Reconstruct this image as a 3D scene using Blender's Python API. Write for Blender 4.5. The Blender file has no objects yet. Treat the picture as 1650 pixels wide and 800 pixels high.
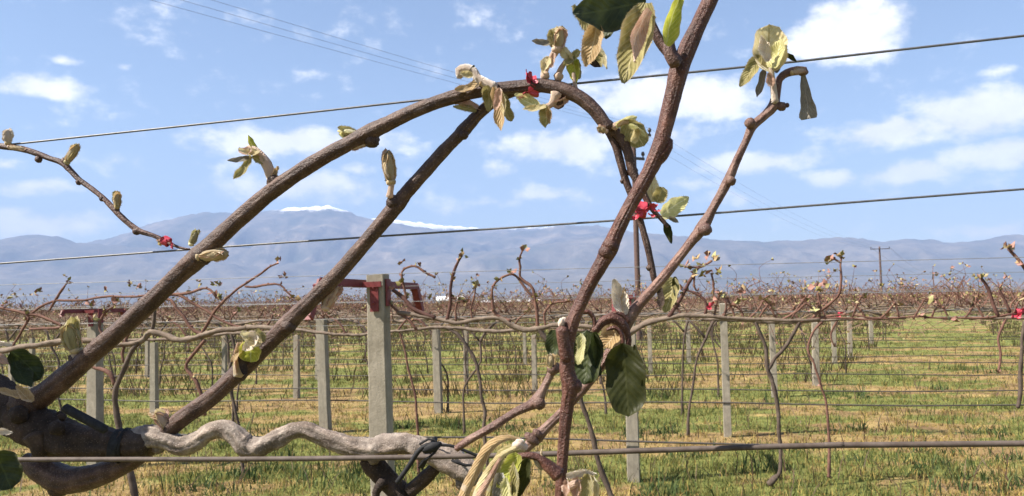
import bpy, math, random
import numpy as np
from mathutils import Vector, Matrix

random.seed(11)
rng = np.random.default_rng(11)
scn = bpy.context.scene
COL = scn.collection
rad = math.radians

# ------------------------------------------------------------------ camera
FPX = 1300.0                      # focal length in photograph pixels (1650 wide)
CAM = Vector((0, 0, 1.7))
pit, rol = math.atan(87 / FPX), rad(1.11)
FW = Vector((0, math.cos(pit), math.sin(pit)))
R0 = Vector((1, 0, 0)); U0 = R0.cross(FW)
EX = R0 * math.cos(rol) - U0 * math.sin(rol)
EU = R0 * math.sin(rol) + U0 * math.cos(rol)
cd = bpy.data.cameras.new("camera"); cam = bpy.data.objects.new("camera", cd); COL.objects.link(cam)
cd.sensor_width = 36; cd.lens = 36 * FPX / 1650; cd.clip_start = 0.05; cd.clip_end = 40000
cam.matrix_world = Matrix(((EX.x, EU.x, -FW.x, CAM.x), (EX.y, EU.y, -FW.y, CAM.y), (EX.z, EU.z, -FW.z, CAM.z), (0, 0, 0, 1)))
cd.dof.use_dof = True; cd.dof.focus_distance = 0.95; cd.dof.aperture_fstop = 26
scn.camera = cam

def ray(px, py):
    return FW + EX * ((px - 825) / FPX) - EU * ((py - 400) / FPX)
def P(px, py, d):                 # point seen at a photograph pixel, d metres deep
    return CAM + ray(px, py) * d
SL = 0.2016                       # the trellis rows run along y = C - SL*x
def Rw(px, py, C):                # point on the upright plane of the trellis row C
    v = ray(px, py)
    return CAM + v * (C / (v.y + SL * v.x))
def Gd(px, py):                   # point on the ground
    v = ray(px, py)
    return CAM + v * (-CAM.z / v.z)
NEAR = 0.845
def dn(px): return NEAR / (1 + SL * (px - 825) / FPX)

# ------------------------------------------------------------------ light
SUN = Vector((-0.66, -0.17, 0.73)).normalized()
sl = bpy.data.lights.new("sun", 'SUN'); so = bpy.data.objects.new("sun", sl); COL.objects.link(so)
sl.energy = 5.0; sl.angle = rad(0.5); sl.color = (1.0, 0.93, 0.82)
so.rotation_euler = (-SUN).to_track_quat('-Z', 'Y').to_euler()
so.location = (-5, -3, 8)
scn.view_settings.view_transform = 'Standard'; scn.view_settings.look = 'None'
scn.view_settings.exposure = 1.7; scn.view_settings.gamma = 1.0
scn.cycles.use_denoising = True
scn.cycles.max_bounces = 8; scn.cycles.volume_bounces = 0; scn.cycles.transparent_max_bounces = 8

# ------------------------------------------------------------------ sky
W = bpy.data.worlds.new("World"); scn.world = W; W.use_nodes = True
nt = W.node_tree; N = nt.nodes; L = nt.links
N.clear()
def nd(t, **k):
    n = N.new(t)
    for a, b in k.items(): setattr(n, a, b)
    return n
def mth(op, a, b=None, c=None, clamp=False):
    n = nd('ShaderNodeMath', operation=op, use_clamp=clamp)
    for i, s in enumerate((a, b, c)):
        if s is None: continue
        if isinstance(s, (int, float)): n.inputs[i].default_value = s
        else: L.new(s, n.inputs[i])
    return n.outputs[0]
def vm(op, a, b):
    n = nd('ShaderNodeVectorMath', operation=op)
    for i, s in enumerate((a, b)):
        if s is None: continue
        if isinstance(s, tuple): n.inputs[i].default_value = s
        else: L.new(s, n.inputs[i])
    return n
sky = nd('ShaderNodeTexSky', sky_type='NISHITA', sun_disc=False)
sky.sun_elevation = math.asin(SUN.z); sky.sun_rotation = math.atan2(SUN.x, SUN.y)
sky.air_density = 1.0; sky.dust_density = 0.8; sky.ozone_density = 0.7; sky.altitude = 600
tc = nd('ShaderNodeTexCoord'); sep = nd('ShaderNodeSeparateXYZ'); L.new(tc.outputs['Generated'], sep.inputs[0])
az = mth('ARCTAN2', sep.outputs[0], sep.outputs[1]); el = mth('ARCSINE', sep.outputs[2])
cmb = nd('ShaderNodeCombineXYZ'); L.new(az, cmb.inputs[0]); L.new(el, cmb.inputs[1])
nz = nd('ShaderNodeTexNoise'); nz.inputs['Scale'].default_value = 13; nz.inputs['Detail'].default_value = 6; nz.inputs['Roughness'].default_value = .62
mp = nd('ShaderNodeMapping'); mp.inputs['Scale'].default_value = (1, 1.5, 1); L.new(cmb.outputs[0], mp.inputs[0]); L.new(mp.outputs[0], nz.inputs['Vector'])
fb = nz.outputs['Fac']
nz2 = nd('ShaderNodeTexNoise'); nz2.inputs['Scale'].default_value = 42; nz2.inputs['Detail'].default_value = 5; nz2.inputs['Roughness'].default_value = .6
L.new(mp.outputs[0], nz2.inputs['Vector'])
# (centre px, centre py, half width, half height, weight)
CLOUDS = [(1372, 48, 92, 50, 1.0), (1310, 78, 45, 24, .8), (1060, 150, 160, 36, .9), (1150, 165, 90, 28, .8), (905, 235, 120, 34, .85),
          (1080, 218, 80, 22, .6), (1425, 217, 105, 28, .9), (1575, 185, 120, 46, 1.0), (1620, 245, 95, 24, .85), (1470, 276, 90, 17, .75),
          (1340, 289, 42, 13, .6), (1215, 265, 115, 20, .7), (1120, 292, 90, 16, .4), (1180, 318, 60, 16, .5), (62, 140, 78, 17, .8), (100, 100, 22, 8, .4), (186, 107, 22, 8, .4),
          (480, 225, 190, 26, .8), (490, 300, 170, 28, .65), (575, 274, 34, 12, .5), (55, 301, 85, 14, .6), (190, 258, 90, 18, .35), (60, 362, 120, 26, .65),
          (800, 272, 36, 14, .5), (880, 310, 80, 17, .6), (1600, 366, 90, 14, .6), (1600, 107, 46, 10, .3), (220, 350, 80, 14, .3), (470, 118, 60, 10, .25),
          (780, 330, 120, 18, .3), (0, 260, 40, 12, .5), (10, 340, 50, 14, .5)]
def azel(px, py):
    v = ray(px, py).normalized()
    return math.atan2(v.x, v.y), math.asin(v.z)
acc = None
wn = nd('ShaderNodeTexNoise'); wn.inputs['Scale'].default_value = 14; wn.inputs['Detail'].default_value = 3
L.new(mp.outputs[0], wn.inputs['Vector'])
wv = vm('SUBTRACT', wn.outputs['Color'], (.5, .5, .5)); wv2 = vm('MULTIPLY', wv.outputs[0], (.05, .03, 0))
wp = vm('ADD', cmb.outputs[0], wv2.outputs[0])
for (px, py, rx, ry, w) in CLOUDS:
    a, e = azel(px, py)
    d = vm('SUBTRACT', wp.outputs[0], (a, e, 0)); s = vm('MULTIPLY', d.outputs[0], (FPX / rx / 1.15, FPX / ry / 1.15, 0))
    ln = nd('ShaderNodeVectorMath', operation='LENGTH'); L.new(s.outputs[0], ln.inputs[0])
    f = mth('MULTIPLY_ADD', ln.outputs['Value'], -w, w)
    acc = f if acc is None else mth('MAXIMUM', acc, f)
# the same kind of cloud goes on outside the frame
big = nd('ShaderNodeTexNoise'); big.inputs['Scale'].default_value = 3.2; big.inputs['Detail'].default_value = 2
L.new(mp.outputs[0], big.inputs['Vector'])
out_az = mth('SMOOTH_MIN', mth('MULTIPLY_ADD', mth('ABSOLUTE', az), 6, -4.2), 1.0, .1)
out_el = mth('MULTIPLY_ADD', el, 8, -2.9)
outm = mth('MINIMUM', mth('MAXIMUM', out_az, out_el), 1.0, None, True)
gen = mth('MULTIPLY', mth('MULTIPLY_ADD', big.outputs['Fac'], 5.0, -2.85), outm)
acc = mth('MAXIMUM', acc, mth('MINIMUM', gen, .8))
den = mth('ADD', acc, mth('MULTIPLY_ADD', fb, 1.5, -0.78))
den = mth('ADD', den, mth('MULTIPLY_ADD', nz2.outputs['Fac'], .5, -0.25))
mr = nd('ShaderNodeMapRange', interpolation_type='SMOOTHSTEP'); L.new(den, mr.inputs[0])
mr.inputs[1].default_value = 0.0; mr.inputs[2].default_value = .54; mr.inputs[3].default_value = 0; mr.inputs[4].default_value = .95
bg1 = nd('ShaderNodeBackground'); bg2 = nd('ShaderNodeBackground')
L.new(sky.outputs[0], bg1.inputs[0]); bg1.inputs[1].default_value = 0.056
sh = nd('ShaderNodeMapRange'); L.new(fb, sh.inputs[0]); sh.inputs[1].default_value = .35; sh.inputs[2].default_value = .65
sh.inputs[3].default_value = .40; sh.inputs[4].default_value = .53
bg2.inputs[0].default_value = (1.0, .98, .965, 1); L.new(sh.outputs[0], bg2.inputs[1])
mx = nd('ShaderNodeMixShader'); L.new(mr.outputs[0], mx.inputs[0]); L.new(bg1.outputs[0], mx.inputs[1]); L.new(bg2.outputs[0], mx.inputs[2])
wo = nd('ShaderNodeOutputWorld'); L.new(mx.outputs[0], wo.inputs[0])

# ------------------------------------------------------------------ materials
class MT:
    def __init__(s, name, rough=.8, spec=.3):
        s.m = bpy.data.materials.new(name); s.m.use_nodes = True
        s.t = s.m.node_tree; s.b = s.t.nodes['Principled BSDF']
        s.b.inputs['Roughness'].default_value = rough; s.b.inputs['Specular IOR Level'].default_value = spec
        s.tc = s.t.nodes.new('ShaderNodeTexCoord')
    def n(s, t, **k):
        x = s.t.nodes.new(t)
        for a, b in k.items(): setattr(x, a, b)
        return x
    def l(s, a, b): s.t.links.new(a, b)
    def noise(s, scale, detail=4, rough=.6, stretch=None, vec=None):
        x = s.n('ShaderNodeTexNoise'); x.inputs['Scale'].default_value = scale; x.inputs['Detail'].default_value = detail; x.inputs['Roughness'].default_value = rough
        v = vec or s.tc.outputs['Object']
        if stretch:
            mp = s.n('ShaderNodeMapping'); mp.inputs['Scale'].default_value = stretch; s.l(v, mp.inputs[0]); v = mp.outputs[0]
        s.l(v, x.inputs['Vector']); return x.outputs['Fac']
    def ramp(s, fac, stops):
        r = s.n('ShaderNodeValToRGB'); s.l(fac, r.inputs[0])
        e = r.color_ramp.elements
        while len(e) < len(stops): e.new(.5)
        for i, (p, c) in enumerate(stops): e[i].position = p; e[i].color = (*c, 1) if len(c) == 3 else c
        return r.outputs[0]
    def mix(s, fac, a, b, blend='MIX'):
        x = s.n('ShaderNodeMix', data_type='RGBA', blend_type=blend)
        for i, v in ((0, fac), (6, a), (7, b)):
            if isinstance(v, (int, float)): x.inputs[i].default_value = v
            elif isinstance(v, tuple): x.inputs[i].default_value = (*v, 1)
            else: s.l(v, x.inputs[i])
        return x.outputs[2]
    def math(s, op, a, b=0.0, clamp=False):
        x = s.n('ShaderNodeMath', operation=op, use_clamp=clamp)
        for i, v in enumerate((a, b)):
            if isinstance(v, (int, float)): x.inputs[i].default_value = v
            else: s.l(v, x.inputs[i])
        return x.outputs[0]
    def bump(s, h, strength=.4, dist=.002):
        x = s.n('ShaderNodeBump'); x.inputs['Strength'].default_value = strength; x.inputs['Distance'].default_value = dist
        s.l(h, x.inputs['Height']); s.l(x.outputs[0], s.b.inputs['Normal'])
    def col(s, c):
        if isinstance(c, tuple): s.b.inputs['Base Color'].default_value = (*c, 1)
        else: s.l(c, s.b.inputs['Base Color'])
        return s

def bark(name, dark, mid, light, speck, scale=1.0, rough=.55):
    t = MT(name, rough, .35)
    a = t.noise(60 * scale, 5, .65); b = t.noise(420 * scale, 3, .6); c = t.noise(900 * scale, 2, .5)
    base = t.ramp(a, [(.32, dark), (.5, mid), (.68, light)])
    f = t.n('ShaderNodeTexVoronoi'); f.inputs['Scale'].default_value = 420 * scale; f.inputs['Randomness'].default_value = 1
    t.l(t.tc.outputs['Object'], f.inputs['Vector'])
    lent = t.math('LESS_THAN', f.outputs['Distance'], .23)
    base = t.mix(t.math('MULTIPLY', lent, .75), base, speck)
    base = t.mix(.55, base, t.ramp(b, [(.3, (.55, .5, .5)), (.7, (1.25, 1.2, 1.15))]), 'MULTIPLY')
    uv = t.n('ShaderNodeUVMap'); uv.uv_map = 'UV'; sp = t.n('ShaderNodeSeparateXYZ'); t.l(uv.outputs[0], sp.inputs[0])
    base = t.mix(.55, base, t.ramp(sp.outputs[0], [(.1, (.5, .46, .44)), (.5, (1, 1, 1)), (.9, (1.5, 1.42, 1.36))]), 'MULTIPLY')
    t.col(base)
    t.bump(t.math('ADD', t.math('ADD', t.math('ADD', b, t.math('MULTIPLY', sp.outputs[0], .8)), t.math('MULTIPLY', c, .5)), t.math('MULTIPLY', lent, .6)), .8, .0016)
    return t.m
M = {}
M['cane'] = bark('cane_bark', (0.0322, 0.0149, 0.0118), (0.0595, 0.0322, 0.0248), (0.1023, 0.0651, 0.0508), (0.1736, 0.1240, 0.0992))
M['shoot'] = bark('shoot_bark', (0.0396, 0.0130, 0.0086), (0.0706, 0.0266, 0.0187), (0.1152, 0.0540, 0.0396), (0.1800, 0.1080, 0.0828))
M['rcane'] = bark('pale_cane_bark', (0.0720, 0.0331, 0.0259), (0.1296, 0.0720, 0.0576), (0.1944, 0.1260, 0.1008), (0.2592, 0.1872, 0.1584))
M['cordon'] = bark('old_bark', (0.0850, 0.0638, 0.0510), (0.1700, 0.1403, 0.1190), (0.2720, 0.2380, 0.2082), (0.3230, 0.2805, 0.2465), .8, .75)
M['arm'] = bark('shaded_old_bark', (0.0176, 0.0104, 0.0080), (0.0336, 0.0216, 0.0160), (0.0640, 0.0440, 0.0336), (0.0960, 0.0720, 0.0560), .8, .85)  # old bark with the shade on arm and spur put into its colour
M['twig'] = bark('twig_bark', (.045, .022, .018), (.075, .04, .034), (.13, .075, .06), (.2, .13, .11))
def simple_bark(name, a, b):
    t = MT(name, .85, .2); t.col(t.ramp(t.noise(14, 4, .7), [(.3, a), (.7, b)])); t.bump(t.noise(90, 3), .5, .006); return t.m
M['vbark'] = simple_bark('vine_bark', (0.0440, 0.0304, 0.0240), (0.1040, 0.0784, 0.0624))
M['vcord'] = simple_bark('vine_cordon_bark', (0.0792, 0.0562, 0.0432), (0.2088, 0.1620, 0.1260))
M['vcane'] = simple_bark('vine_cane_bark', (.075, .036, .028), (.17, .09, .066))
M['vdark'] = simple_bark('vine_dark_cane', (.05, .024, .02), (.11, .055, .045))

def leafm(name, c1, c2, vein, edge, trans=.35, fuzz=.4, rough=.6):
    t = MT(name, rough, .25)
    uv = t.n('ShaderNodeUVMap'); uv.uv_map = 'UV'
    sp = t.n('ShaderNodeSeparateXYZ'); t.l(uv.outputs[0], sp.inputs[0])
    v = t.math('ABSOLUTE', t.math('SUBTRACT', sp.outputs[1], .5))       # 0 on the midrib, .5 at the margin
    ph = t.math('SUBTRACT', t.math('MULTIPLY', sp.outputs[0], 9.0), t.math('MULTIPLY', v, 5.5))
    st = t.math('ABSOLUTE', t.math('SUBTRACT', t.math('FRACT', ph), .5))
    rib = t.math('LESS_THAN', v, .025)
    vn = t.math('MAXIMUM', rib, t.math('MULTIPLY', t.math('LESS_THAN', st, .07), .45))
    base = t.ramp(t.noise(130, 5, .7), [(.34, c1), (.66, c2)])
    bl = t.ramp(t.noise(55, 5, .75), [(.52, (0, 0, 0)), (.72, (1, 1, 1))])
    base = t.mix(t.math('MULTIPLY', bl, .55), base, tuple(c * k for c, k in zip(c1, (.75, .58, .42))))
    base = t.mix(vn, base, vein)
    em = t.n('ShaderNodeMapRange'); t.l(v, em.inputs[0]); em.inputs[1].default_value = .40; em.inputs[2].default_value = .5
    base = t.mix(t.math('MULTIPLY', em.outputs[0], .8), base, edge)
    t.col(base)
    hh = t.math('ADD', t.math('MULTIPLY', st, 1.6), t.math('MULTIPLY', t.noise(900, 3), .35))
    t.bump(hh, .3 if c1[0] < .06 else .6, .0012)
    t.b.inputs['Sheen Weight'].default_value = fuzz; t.b.inputs['Sheen Roughness'].default_value = .45
    tr = t.n('ShaderNodeBsdfTranslucent'); t.l(base, tr.inputs[0])
    ms = t.n('ShaderNodeMixShader'); ms.inputs[0].default_value = trans
    out = t.t.nodes['Material Output']; t.l(t.b.outputs[0], ms.inputs[1]); t.l(tr.outputs[0], ms.inputs[2]); t.l(ms.outputs[0], out.inputs[0])
    return t.m
M['cream'] = leafm('leaf_cream', (0.5040, 0.4200, 0.2016), (0.6384, 0.5628, 0.3360), (0.3864, 0.3024, 0.1344), (0.6216, 0.5040, 0.3024), .4, .6)
M['pale'] = leafm('leaf_pale_green', (.46, .45, .17), (.62, .58, .29), (.74, .69, .42), (.62, .54, .32), .42, .4)
M['olive'] = leafm('leaf_olive', (.20, .175, .05), (.36, .31, .13), (.44, .38, .2), (.48, .38, .22), .42, .35)
M['tan'] = leafm('leaf_tan', (0.3024, 0.1848, 0.0714), (0.4704, 0.3276, 0.1596), (0.5208, 0.4032, 0.2352), (0.5208, 0.3696, 0.2184), .38, .6)
M['pink'] = leafm('leaf_pinkish', (0.3780, 0.2100, 0.1428), (0.5208, 0.3444, 0.2520), (0.5712, 0.4200, 0.3192), (0.4620, 0.2520, 0.1848), .35, .6)
M['lime'] = leafm('leaf_yellow_green', (.30, .33, .03), (.46, .46, .07), (.55, .55, .2), (.5, .45, .15), .5, .3)
M['dark'] = leafm('leaf_dark_green', (.016, .025, .006), (.038, .048, .012), (.044, .056, .016), (.06, .06, .03), .25, .1, .5)
M['green'] = leafm('leaf_mid_green', (0.0182, 0.0226, 0.0030), (0.0382, 0.0408, 0.0078), (0.0412, 0.0443, 0.0104), (0.0391, 0.0391, 0.0130), .45, .1, .5)
M['grey'] = leafm('leaf_grey_withered', (.13, .115, .09), (.22, .20, .165), (.26, .23, .2), (.3, .25, .2), .3, .5)
M['white'] = leafm('bud_white_felt', (0.5040, 0.4032, 0.3024), (0.6384, 0.5544, 0.4452), (0.5376, 0.4200, 0.3360), (0.6216, 0.5040, 0.3864), .2, 1.0)
def tone(name, a, b, scale, rough=.7, bumpd=.002, spec=.3, metal=0):
    t = MT(name, rough, spec); t.col(t.ramp(t.noise(scale, 5, .65), [(.3, a), (.7, b)])); t.bump(t.noise(scale * 4, 3), .4, bumpd)
    t.b.inputs['Metallic'].default_value = metal; return t.m
M['wire'] = tone('galvanised_wire', (.06, .06, .066), (.12, .12, .13), 150, .5, .0004, .5, .2)
M['rod'] = tone('cordon_wire', (.045, .032, .026), (.105, .083, .072), 60, .7, .0004, .25)
M['bwire'] = tone('row_wire', (.13, .132, .135), (.20, .203, .206), 20, .5, .0005, .5, .1)
M['hose'] = tone('drip_hose', (.035, .03, .028), (.075, .066, .06), 30, .6)
M['red'] = tone('red_tape', (.30, .022, .04), (.50, .065, .095), 120, .45, .0004)
M['black'] = tone('black_plastic', (.012, .012, .014), (.03, .03, .032), 160, .7, .0006, .12)
M['bar'] = tone('red_oxide_iron', (.085, .012, .014), (.17, .032, .034), 40, .55, .0006)
M['white_roof'] = tone('white_sheeting', (.70, .71, .72), (.82, .83, .84), .2, .6)
M['wood'] = tone('pole_wood', (.06, .036, .03), (.12, .075, .065), 12, .85, .006)
M['insul'] = tone('insulator', (.035, .03, .035), (.06, .05, .05), 10, .3)
M['cable'] = tone('power_cable', (.10, .10, .11), (.15, .15, .16), 10, .6)
t = MT('concrete', .9, .2)
c_ = t.ramp(t.noise(9, 6, .7), [(.25, (.155, .134, .10)), (.5, (.25, .222, .175)), (.8, (.35, .312, .25))])
pz = t.n('ShaderNodeTexVoronoi'); pz.inputs['Scale'].default_value = 55; t.l(t.tc.outputs['Object'], pz.inputs['Vector'])
pit_ = t.math('LESS_THAN', pz.outputs['Distance'], .12)
c_ = t.mix(t.math('MULTIPLY', pit_, .6), c_, (.17, .16, .14))
c_ = t.mix(t.math('MULTIPLY', t.ramp(t.noise(3.5, 5, .75, (6, 6, 1)), [(.42, (0, 0, 0)), (.66, (1, 1, 1))]), .6), c_, (.15, .135, .105))
t.col(c_); t.bump(t.math('SUBTRACT', t.noise(70, 4, .7), pit_), .6, .005); M['concrete'] = t.m

# ------------------------------------------------------------------ mesh helpers
class MB:
    def __init__(s): s.v, s.f, s.m, s.uv = [], [], [], []
    def add(s, vs, fs, mi=0, uvs=None):
        o = len(s.v); s.v += [tuple(v) for v in vs]
        s.uv += (uvs if uvs else [(0.2, 0.5)] * len(vs))
        for f in fs: s.f.append(tuple(i + o for i in f)); s.m.append(mi)
    def mesh(s, name, mats, base=Vector((0, 0, 0)), smooth=True):
        me = bpy.data.meshes.new(name); bx, by, bz = base
        me.from_pydata([(a - bx, b - by, c - bz) for a, b, c in s.v], [], s.f)
        for k in mats: me.materials.append(M[k])
        me.polygons.foreach_set('material_index', s.m)
        if smooth: me.polygons.foreach_set('use_smooth', [True] * len(s.f))
        ul = me.uv_layers.new(name='UV')
        li = np.zeros(len(me.loops), dtype=np.int32); me.loops.foreach_get('vertex_index', li)
        ul.data.foreach_set('uv', np.array(s.uv, dtype=np.float32)[li].ravel())
        me.update(); return me
BASE = {}
def link(name, data, parent=None, loc=None):
    o = bpy.data.objects.new(name, data); COL.objects.link(o)
    if parent is not None: o.parent = parent; BASE[o] = BASE[parent]
    else: BASE[o] = Vector(loc) if loc is not None else Vector((0, 0, 0)); o.location = BASE[o]
    return o
def thing(name, label, cat, loc, group=None):
    o = link(name, None, None, loc); o.empty_display_size = .1
    return tag(o, label, cat, group)
def tag(o, label=None, cat=None, group=None, kind=None):
    for k, v in (('label', label), ('category', cat), ('group', group), ('kind', kind)):
        if v: o[k] = v
    return o
def part(name, mb, mats, parent, smooth=True):
    if isinstance(mats, str): mats = [mats]
    return link(name, mb.mesh(name, mats, BASE[parent], smooth), parent)
def solo(name, mb, mats, loc, label, cat, group=None, smooth=True):
    if isinstance(mats, str): mats = [mats]
    return tag(link(name, mb.mesh(name, mats, Vector(loc), smooth), None, loc), label, cat, group)

def spline(pts, step):                     # pts: (Vector, radius)
    out = []
    n = len(pts)
    for i in range(n - 1):
        p0 = pts[max(i - 1, 0)]; p1 = pts[i]; p2 = pts[i + 1]; p3 = pts[min(i + 2, n - 1)]
        L_ = (p2[0] - p1[0]).length; k = max(1, int(L_ / step))
        for j in range(k):
            u = j / k; u2 = u * u; u3 = u2 * u
            q = .5 * ((2 * p1[0]) + (p2[0] - p0[0]) * u + (2 * p0[0] - 5 * p1[0] + 4 * p2[0] - p3[0]) * u2 + (3 * p1[0] - p0[0] - 3 * p2[0] + p3[0]) * u3)
            w = u2 * (3 - 2 * u)
            out.append((q, p1[1] * (1 - w) + p2[1] * w))
    out.append(pts[-1]); return out
def tube(mb, pts, sides=10, step=.006, rough=.05, mi=0, cap=True, seed=0):
    r = random.Random(seed + len(mb.v)); ring = spline(pts, step) if step else pts
    nr = len(ring); vs = []; fs = []; us = []; wk = [r.random() for _ in range(sides)]; nrm = None; ph = [r.uniform(0, 6.28) for _ in range(6)]; dist = 0
    for i, (p, rd) in enumerate(ring):
        a = ring[max(i - 1, 0)][0]; b = ring[min(i + 1, nr - 1)][0]; t_ = (b - a)
        t_ = t_.normalized() if t_.length > 1e-9 else Vector((0, 0, 1))
        if i: dist += (p - ring[i - 1][0]).length
        if nrm is None: nrm = t_.orthogonal().normalized()
        nrm = nrm - t_ * nrm.dot(t_); nrm = nrm.normalized() if nrm.length > 1e-6 else t_.orthogonal().normalized()
        bn = t_.cross(nrm)
        for k in range(sides):
            an = 6.28318 * k / sides
            lump = 1 + rough * (math.sin(dist / max(rd, 1e-4) * .9 + ph[0] + 2 * an) * .5 + math.sin(dist / max(rd, 1e-4) * .37 + ph[1] - an) * .7 + r.uniform(-.5, .5) * .7)
            wk[k] = min(1, max(0, wk[k] + r.uniform(-.22, .22) + (.5 - wk[k]) * .08)); us.append((wk[k], .5))
            vs.append(p + (nrm * math.cos(an) + bn * math.sin(an)) * rd * (lump + (wk[k] - .5) * rough * 1.2))
    for i in range(nr - 1):
        for k in range(sides):
            k2 = (k + 1) % sides
            fs.append((i * sides + k, i * sides + k2, (i + 1) * sides + k2, (i + 1) * sides + k))
    if cap:
        e = ring[-1]; tt = (e[0] - ring[-2][0]).normalized() if nr > 1 else Vector((0, 0, 1))
        vs.append(e[0] + tt * e[1] * .6); us.append((.5, .5)); c = len(vs) - 1
        for k in range(sides): fs.append(((nr - 1) * sides + k, (nr - 1) * sides + (k + 1) % sides, c))
        s0 = ring[0]; tt = (s0[0] - ring[1][0]).normalized() if nr > 1 else Vector((0, 0, -1))
        vs.append(s0[0] + tt * s0[1] * .5); us.append((.5, .5)); c = len(vs) - 1
        for k in range(sides): fs.append((((k + 1) % sides), k, c))
    mb.add(vs, fs, mi, us)
def npts(spec, dd=0.0, dfun=dn):           # pixel trace on the near row -> 3-D points; an entry is (px, py, width px[, depth offset])
    out = []
    for s in spec:
        d = dfun(s[0]) + dd + (s[3] if len(s) > 3 else 0)
        out.append((P(s[0], s[1], d), s[2] * .5 * d / FPX))
    return out
def rpts(spec, C, dd=0.0):                 # the same on the row plane C
    out = []
    for s in spec:
        jr = random.Random(s[0] * 31 + s[1]); q = Rw(s[0] + jr.uniform(-1.5, 1.5), s[1] + jr.uniform(-2, 2), C + dd + (s[3] if len(s) > 3 else 0)); d = (q - CAM).dot(FW)
        out.append((q, s[2] * .39 * d / FPX))
    return out

PROF = {'ovate': lambda u: (math.sin(math.pi * min(1, (u * .93 + .05)) ** .8)) ** .75,
        'round': lambda u: max(0, 1 - abs(2 * u - 1) ** 2.6) ** .5,
        'strap': lambda u: min(1, u * 5 + .25) * min(1, (1 - u) * 4 + .12),
        'torn': lambda u: (.25 + .75 * u) if u < .93 else .8}
def leafgeo(mb, b, t, w, view, roll=0., cup=.35, bend=.15, prof='ovate', mi=0, nu=14, nv=8, wav=.05, seed=1, fold=0., hair=0):
    """a leaf blade from b to t: w wide, cupped across, bent along, with a wavy margin and a thickness."""
    r = random.Random(seed * 7 + 3); ax = t - b; ln = ax.length; a = ax.normalized()
    sd = a.cross(view); sd = sd.normalized() if sd.length > 1e-6 else a.orthogonal().normalized()
    sd = (Matrix.Rotation(roll, 3, a) @ sd).normalized(); nm = sd.cross(a).normalized()
    p1, p2, p3 = (r.uniform(0, 6.28) for _ in range(3)); f = PROF[prof]
    top = []; uv = []
    for i in range(nu + 1):
        u = i / nu; hw = .5 * w * f(u)
        arch = math.sin(math.pi * u) * bend * ln
        for j in range(nv + 1):
            v = j / nv * 2 - 1
            edge = 1 + .05 * math.sin(u * 17 + p1 + (3 if v > 0 else 0)) * abs(v)
            ang = v * cup * 1.6
            x = hw * edge * (math.sin(ang) / max(cup * 1.6, .01))
            z = hw * (1 - math.cos(ang)) / max(cup * 1.6, .01) + fold * hw * abs(v)
            z += wav * w * (math.sin(u * 9 + p2 + v * 2) * abs(v) + .35 * math.sin(u * 21 + p3 - v * 4))
            q = b + a * (u * ln) + sd * x + nm * (arch - z)
            top.append(q); uv.append((u, j / nv))
    k = nv + 1; n = len(top)
    fs = []
    for i in range(nu):
        for j in range(nv): fs.append((i * k + j, i * k + j + 1, (i + 1) * k + j + 1, (i + 1) * k + j))
    mb.add(top, fs, mi, uv)
    for _ in range(hair):                  # short down, denser along the margins
        i = r.randrange(nu); j = r.choice((0, nv, 0, nv, r.randrange(nv + 1))); q = top[i * k + j].lerp(top[(i + 1) * k + j], r.random())
        d_ = (sd * (1 if j > nv / 2 else -1) * r.uniform(0, 1) + nm * r.uniform(-1, .4) + a * r.uniform(-.3, .6)).normalized() * r.uniform(.0008, .0018); e_ = a * .00016
        mb.add([q - e_, q + e_, q + d_], [(0, 1, 2)], mi, [(.3, .3)] * 3)
def lump(mb, c, rx, axis, ry, mi=0, seed=0):     # an uneven rounded knob, rx across and ry along the axis
    r = random.Random(seed); a = axis.normalized(); n_ = a.orthogonal().normalized(); b_ = a.cross(n_)
    vs, fs = [], []; nu, nv = 7, 10
    for i in range(nu + 1):
        u = math.pi * i / nu
        for k in range(nv):
            g = 1 + r.uniform(-.09, .09); an = 6.283 * k / nv
            vs.append(c + a * (-math.cos(u) * ry * g) + (n_ * math.cos(an) + b_ * math.sin(an)) * (math.sin(u) * rx * g))
    for i in range(nu):
        for k in range(nv): fs.append((i * nv + k, i * nv + (k + 1) % nv, (i + 1) * nv + (k + 1) % nv, (i + 1) * nv + k))
    mb.add(vs, fs, mi)
seedc = [0]
def leaf(parent, b, t, w, mat, dd=0., dt=0., roll=0., cup=.35, bend=.12, prof='ovate', wav=.05, fold=0., name='leaf', d=None, stalk=None, label=None):
    """one leaf, placed by the pixels of its base and tip; dt leans the tip away (+) or towards the viewer."""
    seedc[0] += 1
    d0 = (d if d else dn(b[0])) + dd
    B = P(b[0], b[1], d0); T = P(t[0], t[1], d0 + dt); mb = MB()
    leafgeo(mb, B, T, w * d0 / FPX, ray(*b).normalized(), roll, cup, bend, prof, 0, wav=wav * 1.5, seed=seedc[0], fold=fold, hair=0 if mat in ('dark', 'green', 'arm', 'lime', 'grey') else 170)
    mats = [mat]
    if stalk:
        tube(mb, [(P(x, y, d0), ww * .5 * d0 / FPX) for (x, y, ww) in stalk[1]] + [(B, 2.2 * d0 / FPX)], 8, .003, .06, 1); mats.append(stalk[0])
    o = part(name, mb, mats, parent)
    if label: o['label'] = label
    return o
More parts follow.
